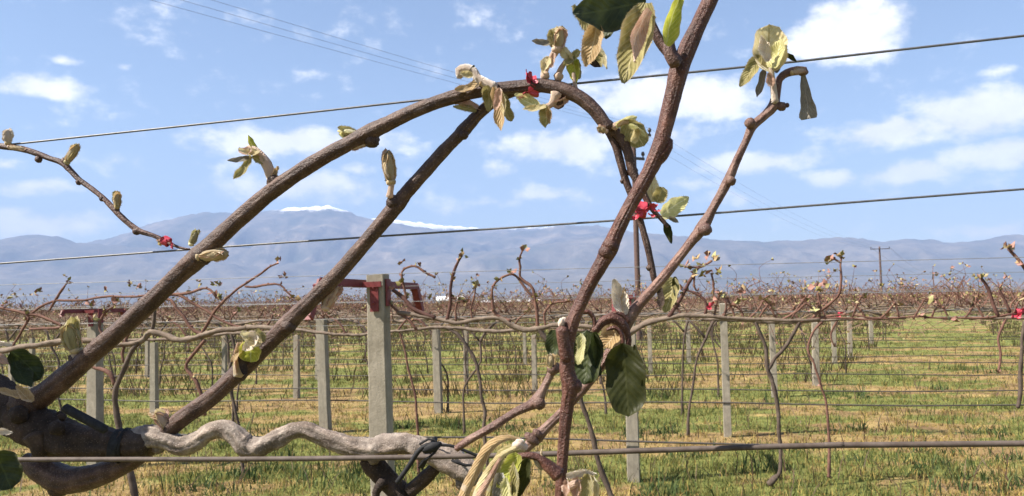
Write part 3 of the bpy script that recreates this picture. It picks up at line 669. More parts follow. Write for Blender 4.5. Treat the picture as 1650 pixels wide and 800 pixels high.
# second cane
mb = MB(); tube(mb, npts([(628, 318, 13), (630, 304, 9), (632, 290, 9), (629, 276, 13)], -.006), 10, .003, .08); part('bud_stalk', mb, 'pink', CC)
bud(CC, (630, 294), (623, 242), 29, ['tan', 'pink', 'grey', 'tan'], -.006, n=5, open_=.05)
mb = MB(); tube(mb, npts([(387, 604, 22), (384, 590, 16), (388, 575, 13)], -.008), 10, .003, .1); part('shoot_stalk', mb, 'tan', CC)
leaf(CC, (386, 606), (383, 552), 24, 'pink', -.012, .0, .7, .7, .1)
leaf(CC, (394, 604), (388, 560), 16, 'arm', -.014, .0, .3, .6, .1)
leaf(CC, (402, 548), (404, 584), 38, 'lime', -.018, .004, .2, .5, .10, 'round')
leaf(CC, (420, 556), (388, 536), 30, 'cream', -.022, -.004, .5, .7, .15)
leaf(CC, (414, 540), (394, 566), 26, 'white', -.024, .0, .6, .6, .14)
leaf(CC, (424, 552), (414, 530), 18, 'olive', -.014, .0, .4, .6, .1)
leaf(CC, (392, 552), (374, 584), 15, 'tan', -.020, .0, .8, .6, .1, 'strap')
bud(CC, (272, 690), (250, 660), 26, ['pink', 'cream', 'tan'], .0, n=5, open_=.22)
bud(CC, (524, 496), (544, 460), 28, ['pink', 'tan', 'pink'], .012, n=4, open_=.1)
# left end
leaf(V, (18, 566), (66, 612), 40, 'dark', .03, .01, .25, .3, .12, 'round')
leaf(V, (24, 584), (50, 624), 32, 'dark', .035, -.01, -.5, .3, .1)
leaf(V, (-14, 553), (20, 556), 12, 'white', .03, .0, .8, .6, .1, 'strap')
leaf(V, (-20, 570), (22, 586), 22, 'pink', .03, .0, .6, .6, .1)
leaf(V, (-10, 728), (18, 788), 56, 'dark', -.12, .0, .2, .3, .1, 'round')
leaf(V, (-14, 694), (21, 697), 13, 'white', -.10, .0, .5, .6, .06)
leaf(V, (50, 640), (-4, 628), 26, 'tan', -.05, .0, .9, .7, .1)
leaf(V, (52, 648), (26, 622), 20, 'tan', -.055, .0, .4, .6, .1)

lr = random.Random(8)  # unseen leaves added towards the sun to shade the arm and lower branch
for px, py, t_ in ((10, 690, .30), (40, 715, .27), (75, 705, .31), (110, 720, .30), (150, 715, .33), (190, 722, .36), (90, 770, .34), (150, 765, .37), (200, 745, .39), (60, 750, .33), (10, 640, .25), (215, 735, .40)):
    q = P(px, py, dn(px)) + SUN * t_; dq = (q - CAM).dot(FW); mb = MB()
    ax_ = Vector((lr.uniform(-1, 1), lr.uniform(-.6, .6), lr.uniform(-.7, .2))).normalized() * .045
    leafgeo(mb, q - ax_, q + ax_, .085, SUN, lr.uniform(-.4, .4), .3, .1, 'round', 0, seed=int(px)); part('leaf', mb, 'dark', V)

# ------------------------------------------------------------------ thin shoot at the upper left
T = thing('kiwi_shoot', 'thin dark shoot with five small buds hanging across the sky at upper left', 'shoot', tuple(P(100, 264, dn(100))))
mb = MB(); tube(mb, npts([(-160, 236, 9), (-30, 234, 9), (10, 237, 10), (45, 243, 10), (78, 255, 9), (102, 264, 10), (126, 288, 8.5), (165, 318, 8), (190, 344, 9), (220, 370, 9), (250, 381, 7), (272, 392, 6), (292, 400, 4), (306, 402, 3)]), 12, .004, .07)
for a, b, c in ((62, 257, 6), (127, 294, 5), (220, 373, 6.5), (165, 320, 5), (104, 260, 6), (188, 338, 5)): nub(mb, a, b, c, (.5, 1))
part('stem', mb, 'twig', T)
bud(T, (13, 231), (12, 208), 20, ['white', 'tan'], -.004, n=3, open_=.04)
bud(T, (14, 237), (42, 241), 11, ['tan', 'pink'], -.008, n=3, open_=.05)
bud(T, (108, 262), (128, 231), 19, ['tan', 'cream', 'olive'], -.004, n=4, open_=.1)
bud(T, (189, 334), (188, 309), 17, ['tan', 'olive', 'cream'], -.004, n=4, open_=.2)
bud(T, (262, 388), (254, 392), 10, ['cream', 'pink'], -.004, n=3)

# ------------------------------------------------------------------ the upright shoot nearest the lens
dS = lambda px: .60
U = thing('kiwi_vine', 'nearest kiwi vine with an upright red brown shoot and limp hanging leaves', 'vine', tuple(P(905, 720, .6)))
mb = MB(); tube(mb, npts([(1215, -160, 23.0), (1180, -80, 23.8), (1149, -10, 24.6), (1128, 35, 25.4), (1108, 78, 29.5), (1094, 112, 31.2), (1086, 148, 27.9), (1072, 205, 25.4), (1060, 245, 27.1), (1040, 288, 23.8), (1012, 338, 22.1), (994, 374, 23.0), (982, 402, 27.9), (966, 430, 23.0), (940, 480, 20.5), (922, 522, 22), (914, 560, 21), (914, 598, 25), (919, 622, 28), (914, 655, 21), (908, 715, 18), (904, 780, 18), (902, 840, 19), (900, 940, 20)], 0, dS), 22, .003, .036)
tube(mb, npts([(1052, 264, 22), (1066, 250, 24), (1076, 236, 17), (1079, 225, 11)], 0, dS), 14, .003, .06)
nub(mb, 984, 396, 13, (1, .4), 0, 0, .598); nub(mb, 977, 407, 13, (1, -.4), 0, 0, .598); nub(mb, 925, 622, 13, (1, .6), 0, 0, .6)
S_ = part('shoot', mb, 'shoot', U); S_['label'] = 'upright red brown shoot leaving at the top edge'
mb = MB(); tube(mb, npts([(1092, 100, 22), (1076, 82, 15), (1064, 64, 11), (1054, 42, 10), (1042, 20, 9)], -.004, dS), 12, .003, .05); tube(mb, npts([(1090, 104, 24), (1080, 88, 22), (1078, 70, 18), (1080, 56, 14)], -.012, dS), 12, .003, .05)
tube(mb, npts([(1075, 88, 11), (1062, 72, 10), (1052, 52, 9), (1050, 30, 9), (1040, 12, 9)], .008, dS), 12, .003, .05); part('leaf_stalk', mb, 'twig', S_)
leaf(S_, (1040, 2), (925, 24), 74, 'dark', -.03, -.03, .15, .25, .10, 'ovate', d=.58, label='dark upper side of a drooping leaf')
leaf(S_, (1000, -12), (972, 62), 70, 'dark', -.02, .0, .5, .25, .06, 'ovate', d=.58)
leaf(S_, (924, 8), (958, 62), 22, 'olive', -.036, .0, .6, .6, .1, 'strap', d=.58)
leaf(S_, (962, 40), (944, 108), 40, 'tan', -.04, .0, .3, .6, .1, 'ovate', d=.58)
leaf(S_, (1040, 6), (1003, 134), 60, 'olive', -.055, -.02, .2, .55, .10, 'ovate', d=.58, label='big limp olive leaf hanging point down')
leaf(S_, (1046, 16), (1022, 100), 32, 'pink', -.06, -.02, -.7, .5, .12, 'ovate', d=.58)
leaf(S_, (1074, 74), (1098, -10), 36, 'lime', -.03, .0, .5, .6, .10, 'ovate', d=.59, label='bright yellow green leaf standing up')
# pale cane that leans right
rd = lambda px: .72 + .00004 * (px - 1000)
mb = MB(); tube(mb, npts([(1298, 114, 12), (1284, 114, 15), (1268, 118, 13), (1256, 128, 12), (1251, 150, 14), (1246, 172, 17), (1228, 190, 14), (1212, 204, 15), (1203, 226, 12), (1186, 262, 13), (1174, 290, 16), (1150, 334, 14), (1132, 366, 20), (1106, 400, 15), (1066, 450, 16), (1034, 486, 17), (1014, 512, 22), (996, 548, 20), (970, 588, 16), (944, 622, 15), (912, 658, 14), (882, 688, 15), (866, 704, 21), (846, 724, 16), (826, 746, 15)], 0, rd), 16, .004, .04)
nub(mb, 1259, 172, 8, (1, -.1), 0, -.002, .73); nub(mb, 1209, 199, 9, (1, .4), 0, -.006, .73); nub(mb, 1136, 370, 11, (1, .1), 0, -.002, .72); nub(mb, 1178, 292, 8, (1, 0), 0, -.002, .72); nub(mb, 857, 708, 8, (.7, .6), 0, -.004, .71, 14); nub(mb, 866, 700, 7, (.6, .7), 0, -.002, .71, 10); nub(mb, 1294, 116, 8, (1, 0), 0, 0, .735); nub(mb, 1268, 170, 4, (1, 0), 0, -.002, .73)
K = part('cane', mb, 'rcane', U); K['label'] = 'pale pinkish cane leaning right with a cream leaf at its tip'
mb = MB(); tube(mb, npts([(1249, 165, 12), (1246, 140, 10), (1243, 118, 9), (1240, 95, 7)], -.006, rd), 10, .003, .06); nub(mb, 1208, 198, 5, (.6, -.4), 0, -.006, .73); part('leaf_stalk', mb, 'white', K)
leaf(K, (1242, 118), (1239, 40), 60, 'cream', -.008, .0, .15, .55, .10, 'round', d=.73, label='cream felted leaf standing at the cane tip')
leaf(K, (1244, 110), (1258, 62), 34, 'pale', -.014, .0, -.6, .5, .10, 'ovate', d=.73)
leaf(K, (1236, 100), (1226, 58), 26, 'white', -.016, .0, .7, .6, .10, 'ovate', d=.73)
leaf(K, (1224, 90), (1192, 140), 25, 'olive', -.006, .0, .35, .5, .10, 'ovate', d=.73)
leaf(K, (1232, 112), (1220, 157), 14, 'grey', -.004, .0, .4, .6, .08, 'strap', d=.73)
leaf(K, (1250, 118), (1255, 86), 15, 'grey', -.002, .0, .4, .6, .1, 'ovate', d=.73)
leaf(K, (1262, 86), (1284, 100), 11, 'green', -.004, .0, .5, .6, .2, 'ovate', d=.73)
leaf(K, (1294, 122), (1304, 192), 30, 'grey', -.004, .0, .2, .15, .02, 'torn', d=.73, label='torn grey withered leaf hanging from the tip')
leaf(K, (1243, 140), (1238, 118), 14, 'pink', -.01, .0, .3, .6, .1, 'ovate', d=.73)
bud(K, (1276, 118), (1298, 112), 14, ['pink', 'tan'], -.006, d=.73, n=3, open_=.06)
# leaves round the fork
mb = MB(); tube(mb, npts([(1012, 560, 9), (1012, 542, 10), (1002, 522, 16), (986, 514, 17), (970, 520, 15), (958, 534, 12)], -.02, rd), 12, .003, .05)
tube(mb, npts([(934, 505, 7), (948, 503, 8), (957, 514, 7), (958, 532, 7)], -.02, rd), 10, .003, .05)
tube(mb, npts([(972, 516, 6), (985, 506, 7), (1002, 507, 7), (1014, 520, 8)], -.012, rd), 10, .003, .05)
tube(mb, npts([(1004, 560, 6), (1002, 540, 8), (990, 528, 7), (978, 532, 5)], -.026, rd), 10, .003, .05); part('leaf_stalk', mb, 'shoot', K)
leaf(K, (1006, 508), (989, 450), 31, 'white', -.006, .0, .3, .6, .1, 'ovate', d=.72)
leaf(K, (1008, 512), (1006, 462), 15, 'tan', -.004, .0, .8, .6, .1, 'ovate', d=.72)
leaf(K, (1000, 524), (974, 560), 42, 'tan', -.012, .0, .3, .5, .1, 'round', d=.72)
leaf(K, (1003, 553), (1013, 672), 66, 'green', -.03, -.012, .12, .25, .06, 'round', d=.72, label='large hanging dark green leaf')
leaf(K, (1024, 556), (1030, 634), 24, 'green', -.036, .0, .9, .5, .1, 'ovate', d=.72)
leaf(K, (946, 532), (942, 620), 62, 'dark', -.022, -.004, .3, .5, .10, 'round', d=.72, label='dark green leaf hanging behind the upright shoot')
leaf(K, (956, 536), (966, 606), 34, 'dark', -.028, .0, -.7, .5, .1, 'ovate', d=.72)
leaf(K, (938, 538), (932, 588), 18, 'pale', -.030, .0, .6, .5, .1, 'strap', d=.72)
leaf(K, (893, 532), (888, 582), 28, 'dark', .0, .0, .4, .4, .08, 'ovate', d=.66)
leaf(K, (1086, 448), (1072, 504), 34, 'olive', .03, .0, .4, .5, .08, 'ovate', d=.76)
leaf(K, (1088, 446), (1088, 478), 13, 'green', .028, .0, .5, .5, .1, 'ovate', d=.76)
leaf(K, (1062, 460), (1066, 498), 14, 'arm', .03, .0, .5, .5, .1, 'strap', d=.76)
mb = MB(); tube(mb, npts([(914, 580, 20), (908, 552, 20), (905, 530, 21)], -.004, dS), 12, .003, .05, 0); nub(mb, 904, 520, 8, (1, .2), 1, -.002, .6, 5); nub(mb, 909, 519, 5, (.3, 1), 1, .003, .6, 8); o = part('bud', mb, ['shoot', 'white'], S_); o['label'] = 'white felted bud on a short stub'
mb = MB(); tube(mb, npts([(735, 724, 11), (760, 707, 13), (792, 689, 14), (830, 665, 13), (850, 656, 15), (866, 646, 22), (876, 626, 13), (886, 606, 12), (891, 596, 17)], 0, lambda p: .66), 14, .004, .06)
nub(mb, 868, 650, 11, (.5, 1), 0, -.002, .66); nub(mb, 892, 594, 11, (1, 0), 0, -.002, .66)
B2 = part('side_branch', mb, 'rcane', U); bud(B2, (888, 592), (887, 570), 20, ['tan', 'cream'], -.004, d=.66, n=3, open_=.06)
# limp straps at the bottom
def limp(parent, spec, mat, d, sd_, name='leaf', dd=0.):
    """a limp folded leaf hanging along a traced curve"""
    ring = spline(npts(spec, dd, lambda p: d), .004); r = random.Random(sd_); vs, uv, fs = [], [], []; n = len(ring); nv = 6; mb = MB()
    for i, (p, rd) in enumerate(ring):
        a = ring[max(i - 1, 0)][0]; b = ring[min(i + 1, n - 1)][0]; ax = (b - a).normalized(); sd = ax.cross(FW).normalized(); u = i / (n - 1)
        for j in range(nv + 1):
            v = j / nv * 2 - 1; w_ = rd * (1 + .12 * math.sin(u * 13 + sd_ + 2 * v)); fold_ = abs(v) ** 1.3
            vs.append(p + sd * (v * w_) + FW * (w_ * (.95 * fold_ - .3) + .12 * w_ * math.sin(u * 16 + v * 3 + sd_))); uv.append((u * 1.6 % 1., j / nv))
    for i in range(n - 1):
        for j in range(nv): fs.append((i * (nv + 1) + j, i * (nv + 1) + j + 1, (i + 1) * (nv + 1) + j + 1, (i + 1) * (nv + 1) + j))
    mb.add(vs, fs, 0, uv)
    for _ in range(260):
        q = vs[r.randrange(len(vs))]; d_ = (EX * r.uniform(-1, 1) + EU * r.uniform(-.6, 1) - FW * r.uniform(0, .6)).normalized() * r.uniform(.0008, .0022)
        mb.add([q, q + EU * .00016, q + d_], [(0, 1, 2)], 0, [(.3, .3)] * 3)
    return part(name, mb, mat, parent)
limp(S_, [(838, 708, 5), (822, 706, 9), (802, 712, 14), (784, 728, 17), (768, 754, 18), (754, 784, 18), (742, 822, 16), (734, 860, 12)], 'tan', .56, 1)
limp(S_, [(846, 724, 12), (826, 726, 15), (808, 732, 15), (799, 748, 17), (796, 775, 18), (792, 805, 18), (788, 850, 14)], 'olive', .565, 2)
limp(S_, [(832, 722, 6), (812, 732, 9), (794, 750, 13), (780, 776, 15), (764, 812, 15), (752, 850, 10)], 'cream', .555, 3)
limp(S_, [(806, 740, 5), (794, 762, 9), (782, 784, 11), (768, 812, 12), (758, 850, 8)], 'pink', .552, 4)
for sp, mt_ in (([(900, 766, 26), (884, 752, 20), (868, 738, 13), (852, 734, 12), (838, 736, 9)], 'shoot'), ([(890, 755, 7), (876, 742, 5), (872, 730, 4), (873, 724, 3)], 'tan'), ([(862, 738, 8), (866, 748, 8), (872, 756, 6)], 'tan')):
    mb = MB(); tube(mb, npts(sp, -.015, lambda p: .57), 10, .003, .06); part('leaf_stalk', mb, mt_, S_)
mb = MB(); nub(mb, 834, 717, 8, (1, -.4), 0, 0, .56, 10); nub(mb, 842, 719, 7, (1, .4), 0, .002, .56, 9); nub(mb, 838, 712, 5, (1, .2), 0, .0, .56, 8); part('bud', mb, 'white', S_)
leaf(S_, (836, 732), (802, 786), 34, 'lime', -.01, .0, .3, .5, .1, 'ovate', d=.56)
leaf(S_, (852, 740), (826, 812), 32, 'green', -.014, .0, .4, .6, .1, 'ovate', d=.56)
leaf(S_, (828, 745), (824, 830), 22, 'olive', -.016, .0, .9, .5, .1, 'strap', d=.56)
leaf(S_, (806, 762), (806, 840), 30, 'grey', -.012, .0, .2, .5, .1, 'ovate', d=.56)
leaf(S_, (816, 770), (812, 850), 26, 'pale', -.026, .0, .7, .6, .1, 'strap', d=.56)
mb = MB(); tube(mb, npts([(908, 790, 14), (922, 782, 12), (934, 776, 12)], .004, lambda p: .59), 10, .003, .05); part('shoot_stalk', mb, 'pink', S_)
leaf(S_, (912, 766), (962, 764), 18, 'white', .0, .0, .7, .6, .12, 'ovate', d=.59)
leaf(S_, (930, 768), (926, 808), 22, 'pink', .002, .0, .6, .6, .1, 'ovate', d=.59)
leaf(S_, (948, 764), (940, 822), 26, 'olive', -.002, .0, .3, .5, .1, 'ovate', d=.59)
leaf(S_, (956, 766), (962, 806), 16, 'cream', -.002, .0, .6, .6, .1, 'ovate', d=.59)
leaf(S_, (914, 774), (912, 800), 14, 'pink', -.004, .0, .6, .6, .1, 'ovate', d=.59)

# ------------------------------------------------------------------ ties
def band(mb, c, ax, r, w, mi=0, th=.0008, turns=1):
    a = ax.normalized(); n_ = a.orthogonal().normalized(); b_ = a.cross(n_); vs, fs = [], []; k = 18; prof = [(-.5, 0), (-.25, .35), (.1, .1), (.35, .4), (.5, 0)]
    for u, h in prof:
        for i in range(k):
            an = 6.283 * i / k; q = 1 + .06 * math.sin(3 * an + u * 6)
            vs.append(c + a * (u * w) + (n_ * math.cos(an) + b_ * math.sin(an)) * (r * q + h * .0012 + th))
    for i in range(len(prof) - 1):
        for j in range(k): fs.append((i * k + j, i * k + (j + 1) % k, (i + 1) * k + (j + 1) % k, (i + 1) * k + j))
    mb.add(vs, fs, mi)
def tape(name, label, px, py, rpx, w, tails, ax, mat='red', d=None, cat='tape tie', group='red tape ties', off=0.):
    d0 = (d or dn(px)) + off; s = d0 / FPX; c = P(px, py, d0); mb = MB(); A = EX * ax[0] - EU * ax[1]
    band(mb, c, A, rpx * s, w * s, 0, .0012); lump(mb, c - FW * rpx * s, w * .2 * s, A, w * .3 * s, 0, int(px))
    root = solo(name, mb, mat, tuple(c), label, cat, group)
    for i, (bx, by, tx, ty, ww) in enumerate(tails):
        q = MB(); leafgeo(q, P(bx, by, d0 - .012), P(tx, ty, d0 - .016), ww * .6 * s, FW, .7 * (-1) ** i, .5, .22, 'strap', 0, 14, 6, .26, int(px) + i); part('tape_tail', q, mat, root)
    return root
tape('tape_tie', 'red plastic tape tying the two long canes to the upper wire', 858, 140, 15, 16, [(862, 140, 848, 112, 15), (852, 116, 866, 134, 14), (850, 148, 832, 158, 12), (870, 150, 842, 152, 12)], (1, -.15), off=-.008)
tape('tape_tie', 'red plastic tape tying the drooping cane to the middle wire', 1033, 338, 11, 16, [(1036, 342, 1016, 352, 16), (1030, 332, 1030, 350, 15), (1040, 340, 1060, 330, 16), (1048, 334, 1064, 340, 10), (1036, 338, 1022, 330, 12), (1044, 344, 1058, 348, 9)], (1, .1), off=-.006)
tape('tape_tie', 'small red tape on the thin shoot by the long cane at left', 268, 389, 6, 11, [(268, 386, 278, 402, 12), (264, 382, 258, 390, 9)], (1, .5), off=-.004)
# black clip and strap
mb = MB(); d0 = dn(195) - .012
tube(mb, [(P(a, b, d0 - .03), 7.2 * d0 / FPX) for a, b in ((104, 657), (124, 668), (146, 680), (170, 693))], 12, .006, .03)
clip = solo('vine_clip', mb, 'black', tuple(P(190, 715, d0)), 'black plastic clip with a rod fixing the arm to the lower wire', 'clip')
mb = MB(); band(mb, P(192, 718, dn(192) - .01), EX * .97 + EU * -.2, 25 * d0 / FPX, 15 * d0 / FPX, 0, .001); band(mb, P(202, 716, dn(192) - .01), EX * .97 + EU * -.1, 24 * d0 / FPX, 5 * d0 / FPX, 0, .001); part('clip_band', mb, 'black', clip)
mb = MB(); d0 = dn(690) - .075
for sp, ww in (([(640, 778), (658, 752), (674, 728), (688, 718), (702, 722)], 8), ([(700, 718), (724, 718), (748, 726), (772, 736)], 5), ([(728, 742), (750, 750), (772, 748)], 5), ([(676, 716), (690, 708), (706, 714), (700, 730), (684, 742)], 4)):
    tube(mb, [(P(a, b, d0), ww * .5 * d0 / FPX) for a, b in sp], 8, .005, .05)
strap = solo('cordon_tie', mb, 'black', tuple(P(690, 735, d0)), 'black rubber strap tied round the cordon and lower wire', 'tie')
mb = MB(); band(mb, P(690, 730, dn(690) - .03), EX * .9 - EU * .45, 27 * d0 / FPX, 9 * d0 / FPX, 0, .001); part('band', mb, 'black', strap); mb = MB(); lump(mb, P(696, 721, d0), .005, EX + EU * .4, .010); part('knot', mb, 'black', strap)

# ------------------------------------------------------------------ concrete posts
ROT = math.atan2(-SL, 1.0); RD = Vector((math.cos(ROT), math.sin(ROT), 0)); RN = Vector((-RD.y, RD.x, 0))   # along / across the rows
def post_mesh(w, h, seed, chip=.012):
    r = random.Random(seed); mb = MB(); k = 9; b = w * .035; vs, fs = [], []
    for i in range(k + 1):
        z = h * i / k if i < k else h; s = w * .5 * (1 - .10 * i / k); x0, y0 = r.uniform(-1, 1) * w * .012, r.uniform(-1, 1) * w * .012
        if i == 0: z = -.25
        for (sx, sy) in ((1, 1), (-1, 1), (-1, -1), (1, -1)):
            q = r.uniform(.6, 1.5) * b; a, c = (s, s - q), (s - q, s)
            if sx * sy < 0: a, c = c, a
            for (ex, ey) in (a, c): vs.append((sx * ex + x0, sy * ey + y0, z + (r.uniform(-chip, 0) if i == k else 0)))
    for i in range(k):
        for j in range(8): fs.append((i * 8 + j, i * 8 + (j + 1) % 8, (i + 1) * 8 + (j + 1) % 8, (i + 1) * 8 + j))
    fs.append(tuple(k * 8 + j for j in range(8))); mb.add(vs, fs, 0); return mb
def box(mb, c, hx, hy, hz, m3=None, mi=0, ch=0.):
    vs = []
    for sx in (-1, 1):
        for sy in (-1, 1):
            for sz in (-1, 1):
                v = Vector((sx * hx, sy * hy, sz * hz)); vs.append(Vector(c) + (m3 @ v if m3 else v))
    mb.add(vs, [(0, 1, 3, 2), (4, 6, 7, 5), (0, 4, 5, 1), (2, 3, 7, 6), (0, 2, 6, 4), (1, 5, 7, 3)], mi)
def post(base, top_z, w, label, group, crossarm=None, lean=0., seed=1):
    h = top_z; loc = (base.x, base.y, hgt(np.array(base.x), np.array(base.y)).item())
    o = thing('concrete_post', label, 'post', loc, group); o.rotation_euler = (0, lean, ROT)
    BASE[o] = Vector((0, 0, 0))
    part('shaft', post_mesh(w, h, seed), 'concrete', o, False)
    if crossarm:                     # (height, half length, wing length) an iron angle across the row with a drooping wing at each end
        z, hl, wl = crossarm; q = MB(); e = w * .5 + .022
        fo = hl * .61; box(q, (-e + .0, fo / 2, z), .004, hl + fo / 2, .021); box(q, (-e - .024, fo / 2, z - .019), .020, hl + fo / 2, .004)
        ca = part('crossarm', q, 'bar', o, False)
        for s in (-1, 1):
            m3 = Matrix.Rotation(-s * rad(58), 3, 'X'); q = MB()
            cc = Vector((-e - .002, s * hl + (fo if s > 0 else 0), z)) + m3 @ Vector((0, s * wl * .5, 0))
            box(q, cc, .006, wl * .5, .024, m3); box(q, cc + m3 @ Vector((-.02, 0, -.022)), .022, wl * .5, .004, m3); part('wing', q, 'bar', o, False)
        q = MB(); box(q, (0, -w * .5 - .006, z - .085), w * .22, .004, .085); box(q, (w * .5 + .005, 0, z - .06), .004, w * .3, .08); box(q, (-w * .1, -w * .5 - .012, z - .01), w * .5, .008, .016); part('clamp', q, 'bar', o, False)
        q = MB()
        for zz in (-.03, -.12): lump(q, Vector((-w * .02, -w * .5 - .012, z + zz)), .009, Vector((0, 1, 0)), .008)
        part('bolt', q, 'bar', o)
    return o
PG = 'concrete trellis posts'
# (px, base px y or None, depth, top py, width px, lean deg, crossarm, label)
POSTS = [(617, 4.80, 440, 37, -1.0, (1.835, .62, .22), 'big near concrete post carrying a red iron crossarm'),
         (157, 8.75, 512, 22, -1.0, (1.69, .36, .05), 'stout post behind the long cane at left with a dark red bar on top'),
         (1013, 7.70, 480, 23, 0, (1.74, .45, .16), 'pale post under the hanging green leaf'),
         (524, 10.9, 515, 18, -2.0, None, 'narrow post left of the big crossarm post'),
         (1165, 10.0, 489, 14, 0, None, 'clean light post standing alone right of the pale cane'),
         (705, 12.6, 527, 14, -1, None, 'pale post right of the big crossarm post'),
         (250, 13.4, 552, 12, -1, None, 'slim post between the two long canes'),
         (478, 15.0, 540, 10, 0, None, 'thin pale post left of the narrow post'),
         (1243, 13.8, 511, 11, 0, None, 'post behind the forked trunk right of the lone post'),
         (860, 15.2, 540, 9, 0, None, 'thin post just left of the upright shoot'),
         (1311, 15.4, 520, 12, 1, None, 'third post from the lone post towards the right'),
         (1342, 20.2, 514, 8, 0, None, 'fourth post towards the right in the slanting line'),
         (1367, 22.0, 508, 8, 1, None, 'fifth post towards the right in the slanting line'),
         (1402, 28.0, 500, 7, 0, None, 'last distinct post at the edge of the grassy alley'),
         (1108, 21.5, 512, 8, 0, None, 'small post between pale cane and lone post'),
         (1046, 18.5, 520, 8, 0, None, 'small post right of the hanging green leaf'),
         (750, 17.5, 530, 8, 0, None, 'small post left of the loop shaped cane'),
         (238, 20.0, 540, 7, 0, None, 'faint thin post beside the slim post'),
         (512, 18.5, 530, 8, 0, None, 'thin post seen just behind the narrow post'),
         (845, 22.0, 528, 6, 0, None, 'faint post beyond the thin post by the shoot'),
         (52, 17.0, 545, 8, 0, None, 'small post at the far left behind the dark leaf'),
         (20, 13.0, 550, 9, 0, None, 'post at the left edge behind the dark leaf'),
         (362, 16.0, 538, 8, 0, None, 'small post between the long canes near the yellow bud')]
for i, (px, d, ty, wpx, ln, ca, lab) in enumerate(POSTS):
    q = P(px, ty, d); post(q, q.z, wpx * d / FPX * .86, lab, PG, ca, rad(ln), i + 1)

# ------------------------------------------------------------------ vines of the rows behind
for k_, a_, b_ in (('vl_cream', (.24, .19, .10), (.36, .30, .18)), ('vl_olive', (.13, .115, .035), (.22, .195, .07)), ('vl_pink', (.18, .085, .065), (.28, .15, .12)), ('vl_tan', (.20, .13, .06), (.33, .23, .12)), ('vl_pale', (.19, .18, .07), (.28, .26, .12))): M[k_] = tone(k_, a_, b_, 30, .7)
LM = ['vl_cream', 'vl_olive', 'vl_pink', 'vl_tan', 'vl_pale']
def bleaf(mb, p, size, r, mi):
    a = Vector((r.uniform(-1, 1), r.uniform(-1, 1), r.uniform(-.3, 1.2))).normalized(); s = a.orthogonal().normalized(); s = Matrix.Rotation(r.uniform(0, 6.28), 3, a) @ s; n_ = a.cross(s)
    l = size; w = size * r.uniform(.28, .45); f = n_ * w * .5
    v = [p, p + a * l * .45 + s * w + f, p + a * l, p + a * l * .45 - s * w + f, p + a * l * .5 - f * .5]
    mb.add(v, [(0, 1, 4), (1, 2, 4), (2, 3, 4), (3, 0, 4)], mi)
def sprout(mb, p, size, r, base, n=None):
    for _ in range(n or r.randint(2, 4)): bleaf(mb, p + Vector((r.uniform(-1, 1), r.uniform(-1, 1), r.uniform(-.5, 1))) * size * .3, size * r.uniform(.7, 1.25), r, base + r.choice((0, 1, 1, 1, 2, 2, 2, 2, 3, 3, 4)))
def cane_pts(r, p, kind):
    a = r.uniform(0, 6.28); L_ = r.uniform(.55, 1.15); out = Vector((math.cos(a) * .75, math.sin(a) * .55, 0)); pts = [(p, r.uniform(.0055, .0085))]
    up = {'up': .36, 'arch': .27, 'droop': .15}[kind] * r.uniform(.7, 1.25)
    for k in range(1, 6):
        u = k / 5
        z = {'up': up * u ** .8, 'arch': up * math.sin(u * 2.6) * 1.1, 'droop': up * math.sin(u * 3.6) - .35 * u * u}[kind]
        pts.append((p + out * (L_ * u * (.55 if kind == 'up' else .75)) + Vector((r.uniform(-.025, .025), r.uniform(-.025, .025), z + r.uniform(-.02, .02))), .0068 * (1 - .6 * u)))
    return pts
def vine_meshes(seed, fine=True, ncane=9):
    r = random.Random(seed); sd = 6 if fine else 4; ct = 1.48; out = {}
    mb = MB(); lx = r.uniform(.05, .34); k = r.uniform(-.08, .08)
    tr = [(Vector((lx, 0, -.04)), .024), (Vector((lx * .95 + k * .3, .02, .3)), .016), (Vector((lx * .8 + k, -.02, .62)), .0145), (Vector((lx * .45 - k, .02, .95)), .014), (Vector((lx * .2 + k * .6, 0, 1.2)), .018), (Vector((-.05, 0, 1.40)), .018), (Vector((-.16, 0, ct)), .015)]
    tube(mb, tr, sd, .09 if fine else .3, .14); tube(mb, [(tr[4][0], .016), (tr[4][0] + Vector((.12, .01, .14)), .015), (tr[4][0] + Vector((.24, 0, .27)), .014)], sd, .09 if fine else .3, .12)
    out['trunk'] = mb; arms = []; ends = []
    for s in (-1, 1):
        q = MB(); pts = [(Vector((s * .12, 0, ct - .02)), .017)]
        for j in range(1, 7): pts.append((Vector((s * (.12 + .22 * j), r.uniform(-.03, .03), ct + .02 + r.uniform(-.03, .03))), .017 - .0015 * j))
        tube(q, pts, sd, .06 if fine else .25, .12); arms.append(q); ends += [p for p, _ in pts[1:]]
    out['arm'] = arms; canes = []
    for j in range(ncane):
        p = r.choice(ends) + Vector((r.uniform(-.1, .1), 0, .005)); kind = r.choice(('up', 'arch', 'arch', 'droop', 'up')); pts = cane_pts(r, p, kind); q = MB(); lf = MB()
        tube(q, pts, 5 if fine else 3, .07 if fine else .22, .1)
        if r.random() < .6:
            b0 = pts[r.randint(2, 4)][0]; tw = [(b0, .004), (b0 + Vector((r.uniform(-.1, .1), r.uniform(-.1, .1), r.uniform(.05, .18))), .003), (b0 + Vector((r.uniform(-.16, .16), r.uniform(-.14, .14), r.uniform(.12, .3))), .002)]
            tube(q, tw, 4 if fine else 3, .08, .1); sprout(lf, tw[-1][0], .042, r, 0)
        for p_, _ in pts[1:]:
            if r.random() < .5: sprout(lf, p_, r.uniform(.018, .036), r, 0)
        sprout(lf, pts[-1][0], .038, r, 0); canes.append((q, lf))
    out['cane'] = canes; return out
